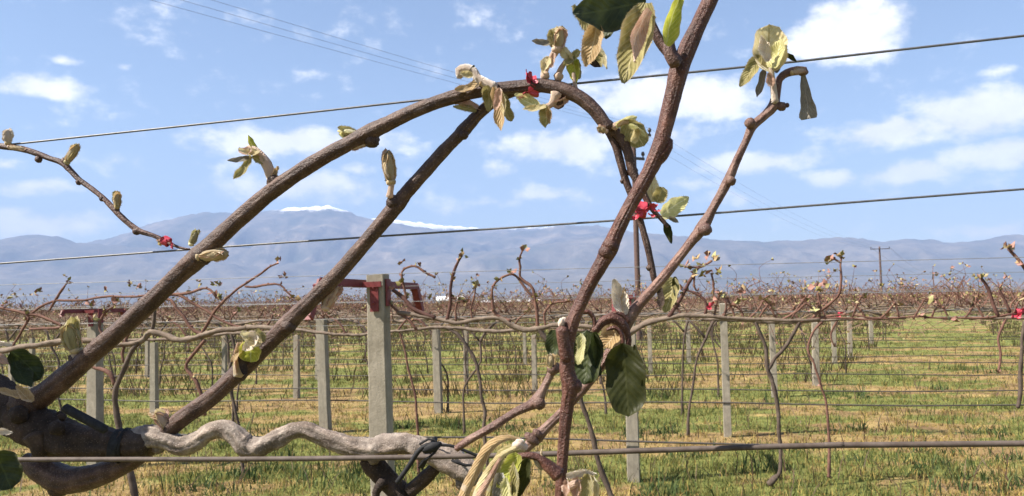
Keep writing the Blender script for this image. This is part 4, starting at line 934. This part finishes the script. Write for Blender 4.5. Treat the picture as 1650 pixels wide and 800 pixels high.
def merged(vm_, trunk=True):
    mb = MB()
    def put(src, off): mb.add(src.v, src.f, 0, src.uv); mb.m[-len(src.f):] = [x + off for x in src.m]
    if trunk: put(vm_['trunk'], 0)
    for a in vm_['arm']: put(a, 1)
    for q, lf in vm_['cane']: put(q, 2); put(lf, 3)
    return mb
ORD = ['', 'first', 'second', 'third', 'fourth', 'fifth', 'sixth', 'seventh', 'eighth', 'ninth', 'tenth', 'eleventh', 'twelfth', 'thirteenth', 'fourteenth', 'fifteenth', 'sixteenth', 'seventeenth', 'eighteenth', 'nineteenth', 'twentieth'] + ['twenty-' + w for w in ('first', 'second', 'third', 'fourth', 'fifth', 'sixth', 'seventh', 'eighth', 'ninth')] + ['thirtieth']
ZERO = Vector((0, 0, 0))
PROTO = []
for s in range(6):
    v = vine_meshes(100 + s, True, 16)
    PROTO.append({'trunk': v['trunk'].mesh('trunk', ['vbark']), 'arm': [a.mesh('arm', ['vcord']) for a in v['arm']],
                  'cane': [(q.mesh('cane', ['vcane']), lf.mesh('young_leaves', LM)) for q, lf in v['cane']]})
FARP = [merged(vine_meshes(200 + s, False, 30)).mesh('kiwi_vine', ['vbark', 'vcord', 'vcane'] + LM) for s in range(8)]
ALLP = [merged(vine_meshes(300 + s, False, 22), False).mesh('kiwi_vine', ['vbark', 'vcord', 'vcane'] + LM) for s in range(5)]
def fine_vine(proto, loc, rz, label, group):
    o = thing('kiwi_vine', label, 'vine', loc, group); o.rotation_euler = (0, 0, rz); BASE[o] = ZERO
    link('trunk', proto['trunk'], o)
    for a in proto['arm']: link('arm', a, o)
    for q, lf in proto['cane']: link('young_leaves', lf, link('cane', q, o))
    return o
def in_alley(x, y):                     # a grassy cross alley running away to the right
    return abs((x - 9.0) * .885 - (y - 17.0) * .466) < 1.75 and 11 < y < 75
ROWS = [(10.5, 'third'), (12.5, 'fourth'), (14.7, 'fifth'), (16.9, 'sixth'), (19.4, 'seventh')]
c_ = 19.4
n_ = 8
while c_ < 52: c_ += 2.8; ROWS.append((c_, ORD[n_])); n_ += 1
vr = random.Random(5)
SIDE = {'third': ['at the far left edge', 'behind the long cane at left', 'between the two long canes', 'left of the big crossarm post', 'right of the big crossarm post', 'left of the upright shoot', 'right of the upright shoot', 'left of the lone pale post', 'right of the lone pale post', 'near the right edge', 'at the far right edge', 'beyond the right edge']}
nv_ = 0
for (C_, on) in ROWS:
    al_ = 0; x = -C_ * .82 - 1; step = 2.35 if C_ < 20 else 3.0; idx = 0
    while x < C_ * .80 + 1.2:
        xx = x + vr.uniform(-.5, .5); yy = C_ - SL * xx; x += step * vr.uniform(.85, 1.15)
        over = in_alley(xx, yy) or (C_ < 22 and .437 < xx / yy < .60)
        if abs(xx) > .64 * yy + 1.1: continue
        if over:
            al_ += 1
            o = tag(link('kiwi_vine', ALLP[vr.randrange(5)], None, (xx, yy, 0)), f'{ORD[al_]} bundle of canes over the grassy alley in the {on} row from the front', 'vine', f'canes over the alley in the {on} row'); o.rotation_euler = (0, 0, ROT); continue
        z = hgt(np.array(xx), np.array(yy)).item(); rz = ROT + (math.pi if vr.random() < .25 else 0); idx += 1; nv_ += 1
        if C_ < 18:
            lab = f'bare vine in the {on} row from the front, {ORD[idx]} trunk from the left'
            fine_vine(PROTO[nv_ % 6], (xx, yy, z), rz, lab, f'vines of the {on} trellis row')
        else:
            o = tag(link('kiwi_vine', FARP[vr.randrange(8)], None, (xx, yy, z)), f'small distant bare vine, {ORD[idx]} from the left in the {on} row from the front', 'vine', f'vines of the {on} trellis row'); o.rotation_euler = (0, 0, rz)
            s = vr.uniform(.92, 1.08); o.scale = (1, 1, s)

# traced vines of the second row (right behind the front one) and the third
CB_, CC_ = 4.65, 7.75
def traced(label, C, trunk, cords, canes, leaves, group, mats=('vbark', 'vcord', 'vcane')):
    r = random.Random(len(label) * 3 + int(C)); b = Rw(trunk[-1][0][0], trunk[-1][0][1], C) if trunk else Rw(cords[0][0][0], cords[0][0][1], C)
    o = thing('kiwi_vine', label, 'vine', (b.x, b.y, 0), group)
    for sp in trunk:
        mb = MB(); tube(mb, rpts(sp, C), 9, .025, .24); part('trunk', mb, mats[0], o)
    for sp in cords:
        mb = MB(); tube(mb, rpts(sp, C), 9, .025, .28); part('cordon', mb, mats[1], o)
    cobj = []
    for sp in canes:
        m_ = mats[2]
        if isinstance(sp, tuple): sp, m_ = sp
        mb = MB(); tube(mb, rpts(sp, C), 8, .02, .22)
        for s in sp[1:-1]:
            if r.random() < .5: lump(mb, rpts([s], C)[0][0] + Vector((0, 0, .003)), .008, RD, .008, 0, int(s[0]))
        c = part('cane', mb, m_, o); cobj.append(c)
        lf = MB(); tip = rpts([sp[-1]], C)[0][0]; sprout(lf, tip, .04, r, 0, 3)
        for s in sp[2:-1]:
            if r.random() < .45: sprout(lf, rpts([s], C)[0][0], .03, r, 0, 2)
        part('young_leaves', lf, LM, c)
    lf = MB()
    for (x, y, s) in leaves: sprout(lf, Rw(x, y, C), s * .75, r, 0, 5)
    if leaves: part('young_leaves', lf, LM, o)
    return o
G2, G3 = 'vines of the second trellis row', 'vines of the third trellis row'
traced('tangled vine with a forked dark trunk behind the long cane at left', CB_,
       [[(250, 490, 6), (247, 520, 7), (238, 540, 8), (219, 557, 9), (205, 580, 9), (195, 605, 10), (185, 628, 11), (186, 660, 11), (192, 692, 12), (206, 740, 12), (218, 800, 14), (228, 900, 17), (232, 985, 24)]],
       [[(-60, 572, 12), (0, 566, 11), (24, 562, 12), (60, 554, 11), (92, 551, 12), (130, 550, 11), (180, 556, 11), (225, 551, 11), (244, 534, 12), (262, 540, 11), (285, 547, 11), (305, 546, 12), (322, 540, 11), (352, 533, 10), (390, 531, 10), (430, 528, 9), (470, 534, 9)]],
       [[(330, 541, 6), (318, 536, 7), (307, 526, 7), (296, 508, 6), (285, 494, 6), (274, 485, 6), (262, 484, 5), (246, 488, 5), (222, 500, 4)],
        [(390, 531, 5), (360, 519, 5), (334, 502, 5), (308, 486, 6), (292, 477, 6), (276, 473, 5), (262, 473, 4)],
        [(262, 472, 6), (282, 474, 6), (302, 472, 6), (320, 465, 6), (332, 465, 5), (343, 472, 5), (348, 482, 4)],
        [(322, 540, 6), (350, 500, 6), (376, 473, 5), (398, 456, 5), (418, 444, 5), (436, 431, 4), (449, 423, 4)],
        [(396, 463, 4), (412, 461, 5), (432, 459, 5), (452, 460, 4), (462, 470, 4), (474, 482, 4)],
        [(48, 532, 5), (100, 525, 6), (60, 510, 6), (45, 507, 6), (20, 501, 6), (-20, 493, 6)],
        [(49, 508, 5), (66, 497, 5), (90, 484, 5), (131, 484, 5), (170, 480, 5), (214, 479, 5), (250, 474, 5)],
        [(80, 500, 4), (90, 482, 5), (100, 468, 5), (106, 458, 3)],
        [(200, 584, 6), (196, 572, 6), (199, 556, 6), (206, 538, 6), (220, 520, 5), (228, 508, 4)],
        [(186, 620, 9), (178, 604, 9), (166, 596, 9), (150, 590, 7), (138, 575, 6)],
        [(330, 548, 7), (316, 564, 7), (304, 580, 7), (299, 592, 7), (310, 606, 8), (320, 622, 8), (326, 642, 8), (332, 670, 7)],
        [(20, 560, 4), (38, 530, 5), (46, 515, 5), (40, 500, 4)], [(175, 556, 5), (160, 530, 5), (168, 508, 5), (185, 494, 4)]],
       [(10, 492, .05), (22, 478, .04), (56, 473, .05), (66, 470, .04), (104, 446, .03), (146, 494, .06), (170, 500, .06), (172, 468, .035), (210, 462, .05), (222, 465, .04), (318, 454, .03), (345, 460, .05), (352, 458, .04), (458, 448, .05), (352, 484, .045), (395, 533, .05), (40, 515, .05), (190, 488, .06), (150, 515, .06)], G2)
traced('vine with a long bare loop of cane in the middle', CB_,
       [[(866, 530, 9), (880, 548, 10), (900, 565, 11), (922, 600, 9), (935, 640, 9), (944, 672, 9), (953, 700, 10), (965, 745, 11), (985, 800, 12), (1002, 860, 14), (1020, 985, 20)]],
       [[(640, 505, 8), (690, 512, 8), (715, 517, 8), (740, 521, 8), (775, 515, 8), (805, 512, 9), (822, 521, 10), (845, 531, 11), (866, 532, 10), (900, 526, 9), (960, 530, 9), (1012, 533, 10)]],
       [[(866, 532, 7), (865, 510, 7), (862, 488, 7), (857, 466, 7), (846, 452, 7), (836, 446, 6), (838, 430, 5), (836, 418, 5), (843, 406, 4)],
        [(822, 520, 9), (806, 510, 8), (794, 500, 7), (792, 482, 6), (795, 464, 5), (806, 450, 5), (820, 443, 5), (832, 446, 5), (846, 464, 6), (858, 478, 5)],
        ([(720, 515, 7), (724, 490, 7), (727, 470, 7), (728, 448, 7), (734, 430, 7), (740, 420, 5), (746, 410, 4)], 'vdark'),
        ([(700, 515, 9), (684, 507, 9), (666, 498, 9), (650, 482, 9), (634, 466, 8)], 'vdark'),
        [(672, 532, 6), (660, 520, 6), (646, 506, 6), (630, 494, 5)],
        [(700, 448, 5), (684, 438, 5), (668, 431, 5), (652, 432, 5), (648, 446, 5), (652, 462, 5), (656, 480, 5)],
        [(760, 517, 4), (758, 497, 4), (764, 480, 4), (768, 462, 3)], [(735, 520, 4), (733, 500, 4), (738, 484, 4), (750, 486, 3)],
        [(905, 526, 6), (925, 500, 6), (936, 480, 5), (942, 468, 4)], [(880, 528, 5), (876, 505, 5), (890, 490, 4), (912, 488, 4)]],
       [(648, 424, .035), (677, 428, .04), (746, 414, .045), (768, 460, .05), (731, 450, .04), (735, 486, .05), (751, 488, .045), (822, 440, .05), (843, 404, .05), (648, 458, .055), (690, 482, .04), (942, 466, .05)], G2, ('vbark', 'vcord', 'vcane'))
traced('vine whose dark canes rise left of the lone pale post', CB_,
       [],
       [[(1010, 540, 12), (1030, 528, 11), (1050, 518, 11), (1078, 513, 10), (1110, 510, 9), (1150, 511, 9), (1182, 513, 8), (1230, 517, 8), (1290, 516, 8), (1322, 514, 6)]],
       [([(1078, 511, 9), (1090, 492, 8), (1102, 472, 8), (1112, 452, 8), (1121, 436, 7), (1126, 430, 6)], 'vdark'),
        [(1290, 518, 6), (1318, 514, 5), (1370, 513, 4), (1400, 515, 4), (1430, 510, 3)], [(1310, 516, 5), (1360, 509, 4), (1420, 512, 4), (1480, 510, 4), (1530, 514, 3)], [(1720, 504, 7), (1640, 506, 6), (1590, 511, 5), (1540, 511, 4), (1490, 514, 3)],
        [(1124, 432, 5), (1112, 430, 4), (1104, 431, 4)], [(1124, 431, 5), (1138, 427, 5), (1146, 420, 4)], [(1120, 445, 4), (1119, 462, 4), (1121, 468, 3)], [(1147, 440, 4), (1149, 460, 4), (1150, 478, 3)],
        ([(1137, 508, 6), (1138, 490, 6), (1128, 476, 6), (1112, 471, 5), (1102, 468, 4)], 'vdark'),
        [(1310, 515, 6), (1318, 505, 6), (1340, 488, 6), (1354, 470, 6), (1355, 448, 5), (1355, 430, 4), (1356, 412, 4)], [(1320, 512, 5), (1320, 490, 5), (1318, 470, 4)], [(1355, 424, 4), (1344, 419, 4), (1336, 423, 3)],
        ([(1608, 512, 8), (1601, 492, 7), (1592, 466, 7), (1580, 446, 6)], 'vdark'), ([(1628, 505, 6), (1618, 485, 6), (1610, 466, 5)], 'vdark'),
        [(1690, 470, 8), (1660, 440, 8), (1640, 418, 7), (1624, 402, 6)], [(1260, 514, 5), (1285, 502, 5), (1300, 490, 5), (1310, 500, 4)], [(1200, 514, 5), (1192, 496, 5), (1176, 492, 4)]]
       + [[(bx, 513, 4), (bx + dx * .35, 513 - hh * .5, 4), (bx + dx * .75, 513 - hh * .9, 3.5), (bx + dx, 513 - hh + 4, 3)] for bx, dx, hh in [(1165, 20, 26), (1185, -18, 34), (1225, 16, 24), (1250, -22, 30), (1275, 26, 34), (1330, -16, 28), (1372, 20, 38), (1395, -24, 26), (1420, 30, 24), (1448, -14, 34), (1470, 26, 30), (1500, 18, 22), (1528, -26, 32), (1555, 22, 28), (1585, -18, 24), (1630, 24, 40), (1100, -14, 22), (1150, 10, 40)]],
       [(1119, 418, .055), (1142, 416, .055), (1135, 446, .06), (1106, 432, .04), (1158, 440, .05), (1116, 444, .05), (1318, 465, .06), (1330, 463, .05), (1334, 420, .05), (1357, 414, .04), (1624, 402, .06), (1640, 425, .05), (1580, 448, .04), (1195, 485, .05), (1200, 470, .05)], G2)
traced('vine with a forked pale trunk before the slanting line of posts', CC_,
       [[(1216, 515, 6), (1224, 535, 7), (1232, 560, 7), (1236, 590, 8), (1244, 620, 8), (1252, 650, 8), (1255, 690, 8), (1257, 730, 8), (1256, 762, 9), (1246, 776, 12), (1240, 783, 12)], [(1290, 520, 6), (1278, 540, 7), (1262, 562, 7), (1248, 578, 7), (1237, 596, 7)]],
       [[(1130, 514, 7), (1200, 518, 7), (1260, 520, 7), (1330, 515, 6), (1400, 512, 6), (1460, 514, 6)]],
       [[(1205, 516, 4), (1220, 500, 4), (1232, 480, 4), (1244, 474, 3)], [(1290, 518, 4), (1275, 505, 4), (1258, 508, 4), (1245, 498, 3)], [(1350, 514, 4), (1340, 540, 4), (1345, 560, 3)], [(1160, 515, 4), (1170, 495, 4), (1166, 478, 3)], [(1330, 514, 5), (1312, 535, 5), (1302, 560, 5), (1312, 590, 5), (1322, 620, 5), (1330, 650, 5), (1334, 700, 6), (1336, 770, 7)]],
       [(1245, 470, .05), (1166, 476, .05), (1228, 505, .05), (1300, 505, .05)], G3)
traced('vine with a bent dark trunk right of the big crossarm post', CC_,
       [[(716, 530, 5), (730, 533, 6), (742, 542, 7), (752, 558, 7), (766, 584, 7), (773, 610, 7), (776, 640, 7), (782, 665, 7), (780, 695, 7), (784, 740, 8), (788, 772, 10)]],
       [[(470, 530, 6), (560, 540, 6), (640, 532, 6), (716, 529, 7), (800, 534, 7), (880, 530, 6), (940, 532, 6)]],
       [[(560, 540, 4), (545, 520, 4), (530, 510, 3)], [(640, 532, 4), (655, 512, 4), (676, 506, 3)], [(820, 533, 4), (835, 512, 4), (850, 502, 3)], [(590, 538, 4), (600, 515, 4), (588, 500, 3)], [(690, 530, 4), (676, 515, 4), (660, 518, 4)], [(645, 535, 4), (650, 560, 4), (660, 600, 5), (668, 640, 5), (672, 700, 6), (674, 765, 7)]],
       [(530, 508, .05), (676, 504, .05), (850, 500, .05), (588, 498, .05), (660, 520, .05)], G3)
traced('vine with a thin bent trunk below the second long cane', CC_,
       [[(372, 540, 6), (378, 562, 6), (372, 590, 6), (370, 620, 6), (378, 655, 6), (386, 690, 6), (390, 730, 7), (394, 780, 9)]],
       [[(110, 552, 6), (200, 548, 6), (290, 545, 6), (372, 538, 6), (440, 536, 6)]],
       [[(300, 544, 4), (286, 525, 4), (270, 515, 3)], [(420, 537, 4), (436, 518, 4), (440, 505, 3)], [(200, 548, 4), (216, 525, 4), (212, 508, 3)], [(380, 538, 4), (372, 515, 4), (384, 502, 3)]],
       [(270, 513, .05), (440, 503, .05), (212, 506, .05), (384, 500, .05)], G3)
traced('vine at the right edge with a dark upright trunk', 9.6,
       [[(1650, 520, 7), (1646, 560, 7), (1645, 600, 8), (1643, 640, 8), (1640, 655, 9)]], [[(1560, 512, 6), (1650, 512, 6), (1740, 510, 6)]], [[(1640, 512, 4), (1630, 495, 4), (1640, 480, 3)], [(1620, 514, 5), (1610, 545, 5), (1612, 575, 5), (1608, 600, 5)]], [(1640, 478, .05)], G3)
# red tapes on the second row
def small_tape(px, py, C, w, h, label):
    q = Rw(px, py, C); d = (q - CAM).dot(FW); s = d / FPX; mb = MB(); band(mb, q, RD, h * .28 * s, w * .3 * s, 0, .002)
    o = solo('tape_tie', mb, 'red', tuple(q), label, 'tape tie', 'red tape ties')
    for i, (ex, ez) in enumerate(((-.55, -.5), (.5, .42), (-.2, -.65))):
        m2 = MB(); leafgeo(m2, q - FW * .01, q + RD * (ex * w * s) + Vector((0, 0, ez * h * s)) - FW * .02, h * .5 * s, FW, .5 * i, .5, .2, 'strap', 0, 10, 5, .22, int(px) + i); part('tape_tail', m2, 'red', o)
small_tape(1641, 503, CB_, 26, 16, 'bright red tape on the cordon at the right edge')
small_tape(1144, 492, CB_, 12, 12, 'red tape low on the canes left of the lone pale post')
small_tape(1352, 506, CB_ + .2, 12, 8, 'small red tape on the cordon beside the alley')
small_tape(655, 506, CB_ + .1, 10, 7, 'small red tape on the dark cane by the big crossarm post')

# ------------------------------------------------------------------ wires and drip hoses of the rows behind
def row_line(name, C, z, dia, mat, label, cat, group, sag=.0, off=0.):
    x0, x1 = -C * .95 - 2, C * .90 + 2; mb = MB(); pts = []
    for i in range(25):
        u = i / 24; x = x0 + (x1 - x0) * u
        pts.append((Vector((x + off * RN.x, C - SL * x + off * RN.y, z - sag * math.sin(u * 3.1416 * round((x1 - x0) / 5.2)) ** 2)), dia * .5))
    tube(mb, pts, 5, None, .0)
    return solo(name, mb, mat, tuple(pts[0][0]), label, cat, group)
for z, off, lab in ((1.86, -.55, 'top thin wire of the second row at crossarm height'), (1.82, .6, 'far thin wire of the second row beyond the crossarm'), (1.715, 0, 'thin middle wire of the second row'), (1.62, .0, 'pale low wire of the second row above the cordon')):
    row_line('trellis_wire', CB_, z, .0032, 'bwire', lab, 'wire', 'wires of the rows behind', .004, off)
row_line('drip_hose', CB_, .42, .016, 'hose', 'black drip hose of the second row near the bottom', 'hose', 'drip hoses', .02)
RW = [(CC_ + .1, 'third')] + [(c, ORD[i + 4]) for i, (c, _) in enumerate(ROWS[:9])]
for i, (c, on) in enumerate(RW):
    row_line('trellis_wire', c, 1.50, .004, 'bwire', f'cordon wire of the {on} row from the front', 'wire', 'wires of the rows behind', .006)
    if i < 2: row_line('trellis_wire', c, 1.74, .0035, 'bwire', f'upper thin wire of the {on} row from the front', 'wire', 'wires of the rows behind', .006, .3)
    row_line('drip_hose', c, .40 + .03 * math.sin(i * 2.1), .019, 'hose', f'black drip hose along the {on} row from the front', 'hose', 'drip hoses', .03)

# ------------------------------------------------------------------ farther rows, read as one brown mass
r_ = np.random.default_rng(77); P0, P1, RR, CI = [], [], [], []
c = 13.3
while c < 260:
    half = c * .78 + 3; per = 42 if c < 55 else (90 if c < 90 else (60 if c < 140 else 32)); nst = int(2 * half * per)
    x = r_.uniform(-half, half, nst); y = c - SL * x + r_.normal(0, .28, nst); z = r_.uniform(1.18, 1.58, nst)
    ln = r_.uniform(.15, .5, nst); a = r_.random(nst) * 6.283; up = r_.uniform(-.5, .45, nst)
    p0 = np.stack([x, y, z], 1); p1 = p0 + np.stack([np.cos(a) * ln, np.sin(a) * ln * .5, up * ln], 1)
    k = int(2 * half / 2.7) if c > 54 else 0; tx = np.linspace(-half, half, k) + r_.normal(0, .4, k); ty = c - SL * tx
    t0 = np.stack([tx, ty, np.zeros(k)], 1); t1 = np.stack([tx - .2, ty, np.full(k, 1.5)], 1)
    P0 += [p0, t0]; P1 += [p1, t1]; sc = max(c, 30) / 60
    RR += [np.full(nst, .009 * sc), np.full(k, .02)]; CI += [r_.integers(0, 5, nst), np.full(k, 5)]
    c += 2.8 if c < 55 else (3.0 if c < 130 else 4.5)
P0 = np.concatenate(P0); P1 = np.concatenate(P1); RR = np.concatenate(RR)[:, None]; CI = np.concatenate(CI)
ax = P1 - P0; ax /= np.linalg.norm(ax, axis=1, keepdims=True) + 1e-9
s1 = np.cross(ax, np.array([.3, .8, .5])); s1 /= np.linalg.norm(s1, axis=1, keepdims=True) + 1e-9; s2 = np.cross(ax, s1)
vv = np.zeros((len(P0), 6, 3))
for k in range(3):
    o_ = (s1 * math.cos(2.094 * k) + s2 * math.sin(2.094 * k)) * RR
    vv[:, k] = P0 + o_; vv[:, 3 + k] = P1 + o_ * .6
qi = np.array([[0, 1, 4, 3], [1, 2, 5, 4], [2, 0, 3, 5]])
ff = (np.arange(len(P0))[:, None, None] * 6 + qi[None]).reshape(-1, 4)
pal = np.array([(.13, .08, .06), (.17, .105, .08), (.24, .15, .115), (.20, .155, .09), (.28, .20, .13), (.09, .07, .055)])
tint = np.concatenate([pal[CI] * r_.uniform(.75, 1.25, (len(CI), 1)), np.ones((len(CI), 1))], 1)
q = MT('far_vines', .85, .15); ab = q.n('ShaderNodeAttribute'); ab.attribute_name = 'tint'; q.col(ab.outputs['Color'])
tag(link('far_vine_rows', attr_mesh('far_vine_rows', vv.reshape(-1, 3), ff, q.m, False, {'tint': np.repeat(tint, 6, 0)})), 'brown haze of fine twigs over the farther rows, one mass up to the plain', kind='stuff')

# low shoots and weeds at the feet of the farther rows
u_ = np.random.default_rng(91); ux_, uy_ = [], []
cc = 14.7
while cc < 110:
    n0 = int(cc * 1.5 * (60 if cc < 50 else 30)); x = u_.uniform(-cc * .78, cc * .78, n0); y = cc - SL * x + u_.normal(0, .3, n0)
    cl = fbm(x * .8, y * .8, 55, 3); al = np.abs((x - 9.0) * .885 - (y - 17.0) * .466) < 1.9
    kp = (u_.random(n0) < np.clip((cl - .42) * 5, 0, 1)) & ~al; ux_.append(x[kp]); uy_.append(y[kp]); cc += 2.8
x = np.concatenate(ux_); y = np.concatenate(uy_); k = len(x); h = u_.uniform(.12, .75, k) * u_.random(k) ** .5; w = .006 * (1 + y / 16); a = u_.random(k) * 6.283
v = np.zeros((k, 3, 3)); v[:, 0] = np.stack([x - w, y, np.zeros(k)], 1); v[:, 1] = np.stack([x + w, y + w * .5, np.zeros(k)], 1); v[:, 2] = np.stack([x + np.cos(a) * h * .45, y + np.sin(a) * h * .45, h], 1)
cpal = np.array([(.11, .10, .035), (.16, .14, .05), (.13, .085, .05), (.09, .10, .03), (.19, .15, .07), (.10, .07, .045)])
tint = np.concatenate([cpal[u_.integers(0, 6, k)] * u_.uniform(.7, 1.3, (k, 1)), np.ones((k, 1))], 1)
tag(link('undergrowth', attr_mesh('undergrowth', v.reshape(-1, 3), np.arange(k * 3).reshape(-1, 3), M['blade'], False, {'tint': np.repeat(tint, 3, 0)})), 'olive brown weeds and suckers at the feet of the farther rows', kind='stuff')

# ------------------------------------------------------------------ power poles and lines
def pole(label, base, h, r0, arms, adir):
    o = thing('utility_pole', label, 'utility pole', (base.x, base.y, 0), 'utility poles'); BASE[o] = ZERO
    mb = MB(); tube(mb, [(Vector((0, 0, -.3)), r0 * 1.15), (Vector((0, 0, h * .5)), r0), (Vector((0, 0, h)), r0 * .85)], 12, .6, .03); part('shaft', mb, 'wood', o)
    tops = []
    for (z, w, ups) in arms:
        mb = MB(); m3 = Matrix.Rotation(math.atan2(adir.y, adir.x), 3, 'Z'); box(mb, (0, -r0 * 1.2, z), w / 2, .045, .055, m3); ca = part('crossarm', mb, 'insul', o, False)
        for u in ups:
            q = m3 @ Vector((u * w / 2, 0, 0)) + Vector((0, -r0 * 1.2, z)); mb = MB(); tube(mb, [(q, .03), (q + Vector((0, 0, .12)), .03), (q + Vector((0, 0, .16)), .075), (q + Vector((0, 0, .24)), .08), (q + Vector((0, 0, .3)), .05)], 8, None, .0); part('insulator', mb, 'insul', ca); tops.append(Vector((base.x, base.y, 0)) + q + Vector((0, 0, .3)))
    return o, tops
def at_d(px, d, py):
    q = P(px, py, d); return Vector((q.x, q.y, 0)), q.z
b1, h1 = at_d(1020, 34.5, 206)
_, z1 = at_d(1020, 34.5, 217); _, z2 = at_d(1020, 34.5, 257)
_, tp1 = pole('nearer dark pole standing behind the red tape of the drooping cane', b1, h1, .11, [(z1, 1.75, (-.95, 0, .95)), (z2, 1.0, (-.9, .9))], Vector((.9, .45, 0)))
b2, h2 = at_d(1417, 126, 398)
_, tp2 = pole('distant pole with one crossarm rising over the vineyard at right', b2, h2, .15, [(h2 - .35, 2.9, (-.95, 0, .95))], Vector((1, -.1, 0)))
b3, h3 = at_d(1503, 300, 438)
_, tp3 = pole('tiny far pole right of the distant pole', b3, h3, .16, [(h3 - .35, 2.4, (-.9, .9))], Vector((1, -.1, 0)))
b4 = b1 + Vector((-12.6, -15.8, 0)) * 2.9; h4 = h1
_, tp4 = pole('dark pole carrying the near ends of the three upper left cables', b4, h4, .11, [(z1, 1.75, (-.95, 0, .95))], Vector((.7, -.72, 0)))
def cable(a, b, sag, label, dia=.008):
    mb = MB(); pts = []
    for i in range(21):
        u = i / 20; pts.append((a.lerp(b, u) - Vector((0, 0, sag * 4 * u * (1 - u))), dia / 2))
    tube(mb, pts, 5, None, 0.); solo('power_line', mb, 'cable', tuple(a), label, 'power line', 'power lines')
for i, nm in enumerate(('lowest', 'middle', 'highest')):
    cable(tp4[i], tp1[i], .35, f'{nm} of the three thin cables across the upper left sky', .008)
for i, nm in enumerate(('left', 'middle', 'right')):
    cable(tp1[i], tp2[i], 1.3, f'{nm} of the faint cables running to the distant pole')
for i in range(2): cable(tp2[i * 2], tp3[i], 2.0, ('left', 'right')[i] + ' cable between the distant and the tiny pole', .03)

# ------------------------------------------------------------------ white sheds far off on the plain
def shed(px0, px1, top, bot, d, label):
    a, b = P(px0, bot, d), P(px1, bot, d); w = (b - a).length; h = P(px0, top, d).z; o = thing('greenhouse', label, 'greenhouse', ((a.x + b.x) / 2, (a.y + b.y) / 2, 0), 'white greenhouses'); BASE[o] = ZERO
    h = max(h, 3.); mb = MB(); box(mb, (0, 0, h * .3), w / 2, 12, h * .3); part('wall', mb, 'white_roof', o, False)
    mb = MB(); vs = []
    for x in (-w / 2 - .3, w / 2 + .3):
        for k in range(9): vs.append((x, -12.3 + 24.6 * k / 8, h * .6 + .05 + math.sin(math.pi * k / 8) * h * .4))
    mb.add(vs, [(k, k + 1, k + 10, k + 9) for k in range(8)] + [tuple(range(8, -1, -1)), tuple(range(9, 18))]); part('roof', mb, 'white_roof', o, False)
shed(706, 748, 478, 496, 420, 'white greenhouse on the plain beside the red crossarm wing')
shed(815, 872, 487, 497, 430, 'long low white greenhouse seen through the cane loop')
shed(768, 800, 486, 495, 520, 'small white greenhouse between the two larger ones')

# ------------------------------------------------------------------ haze over the plain
mb = MB(); box(mb, (0, 4150, 560), 8400, 4900, 562)
q = bpy.data.materials.new('haze_air'); q.use_nodes = True; q.node_tree.nodes.clear()
pv = q.node_tree.nodes.new('ShaderNodeVolumePrincipled'); pv.inputs['Color'].default_value = (.34, .475, .79, 1); pv.inputs['Density'].default_value = .00015; pv.inputs['Anisotropy'].default_value = .0
q.node_tree.links.new(pv.outputs[0], q.node_tree.nodes.new('ShaderNodeOutputMaterial').inputs['Volume']); M['haze'] = q
tag(link('haze', mb.mesh('haze', ['haze'], (0, 0, 0), False)), 'thin blue haze over the whole plain', kind='stuff')
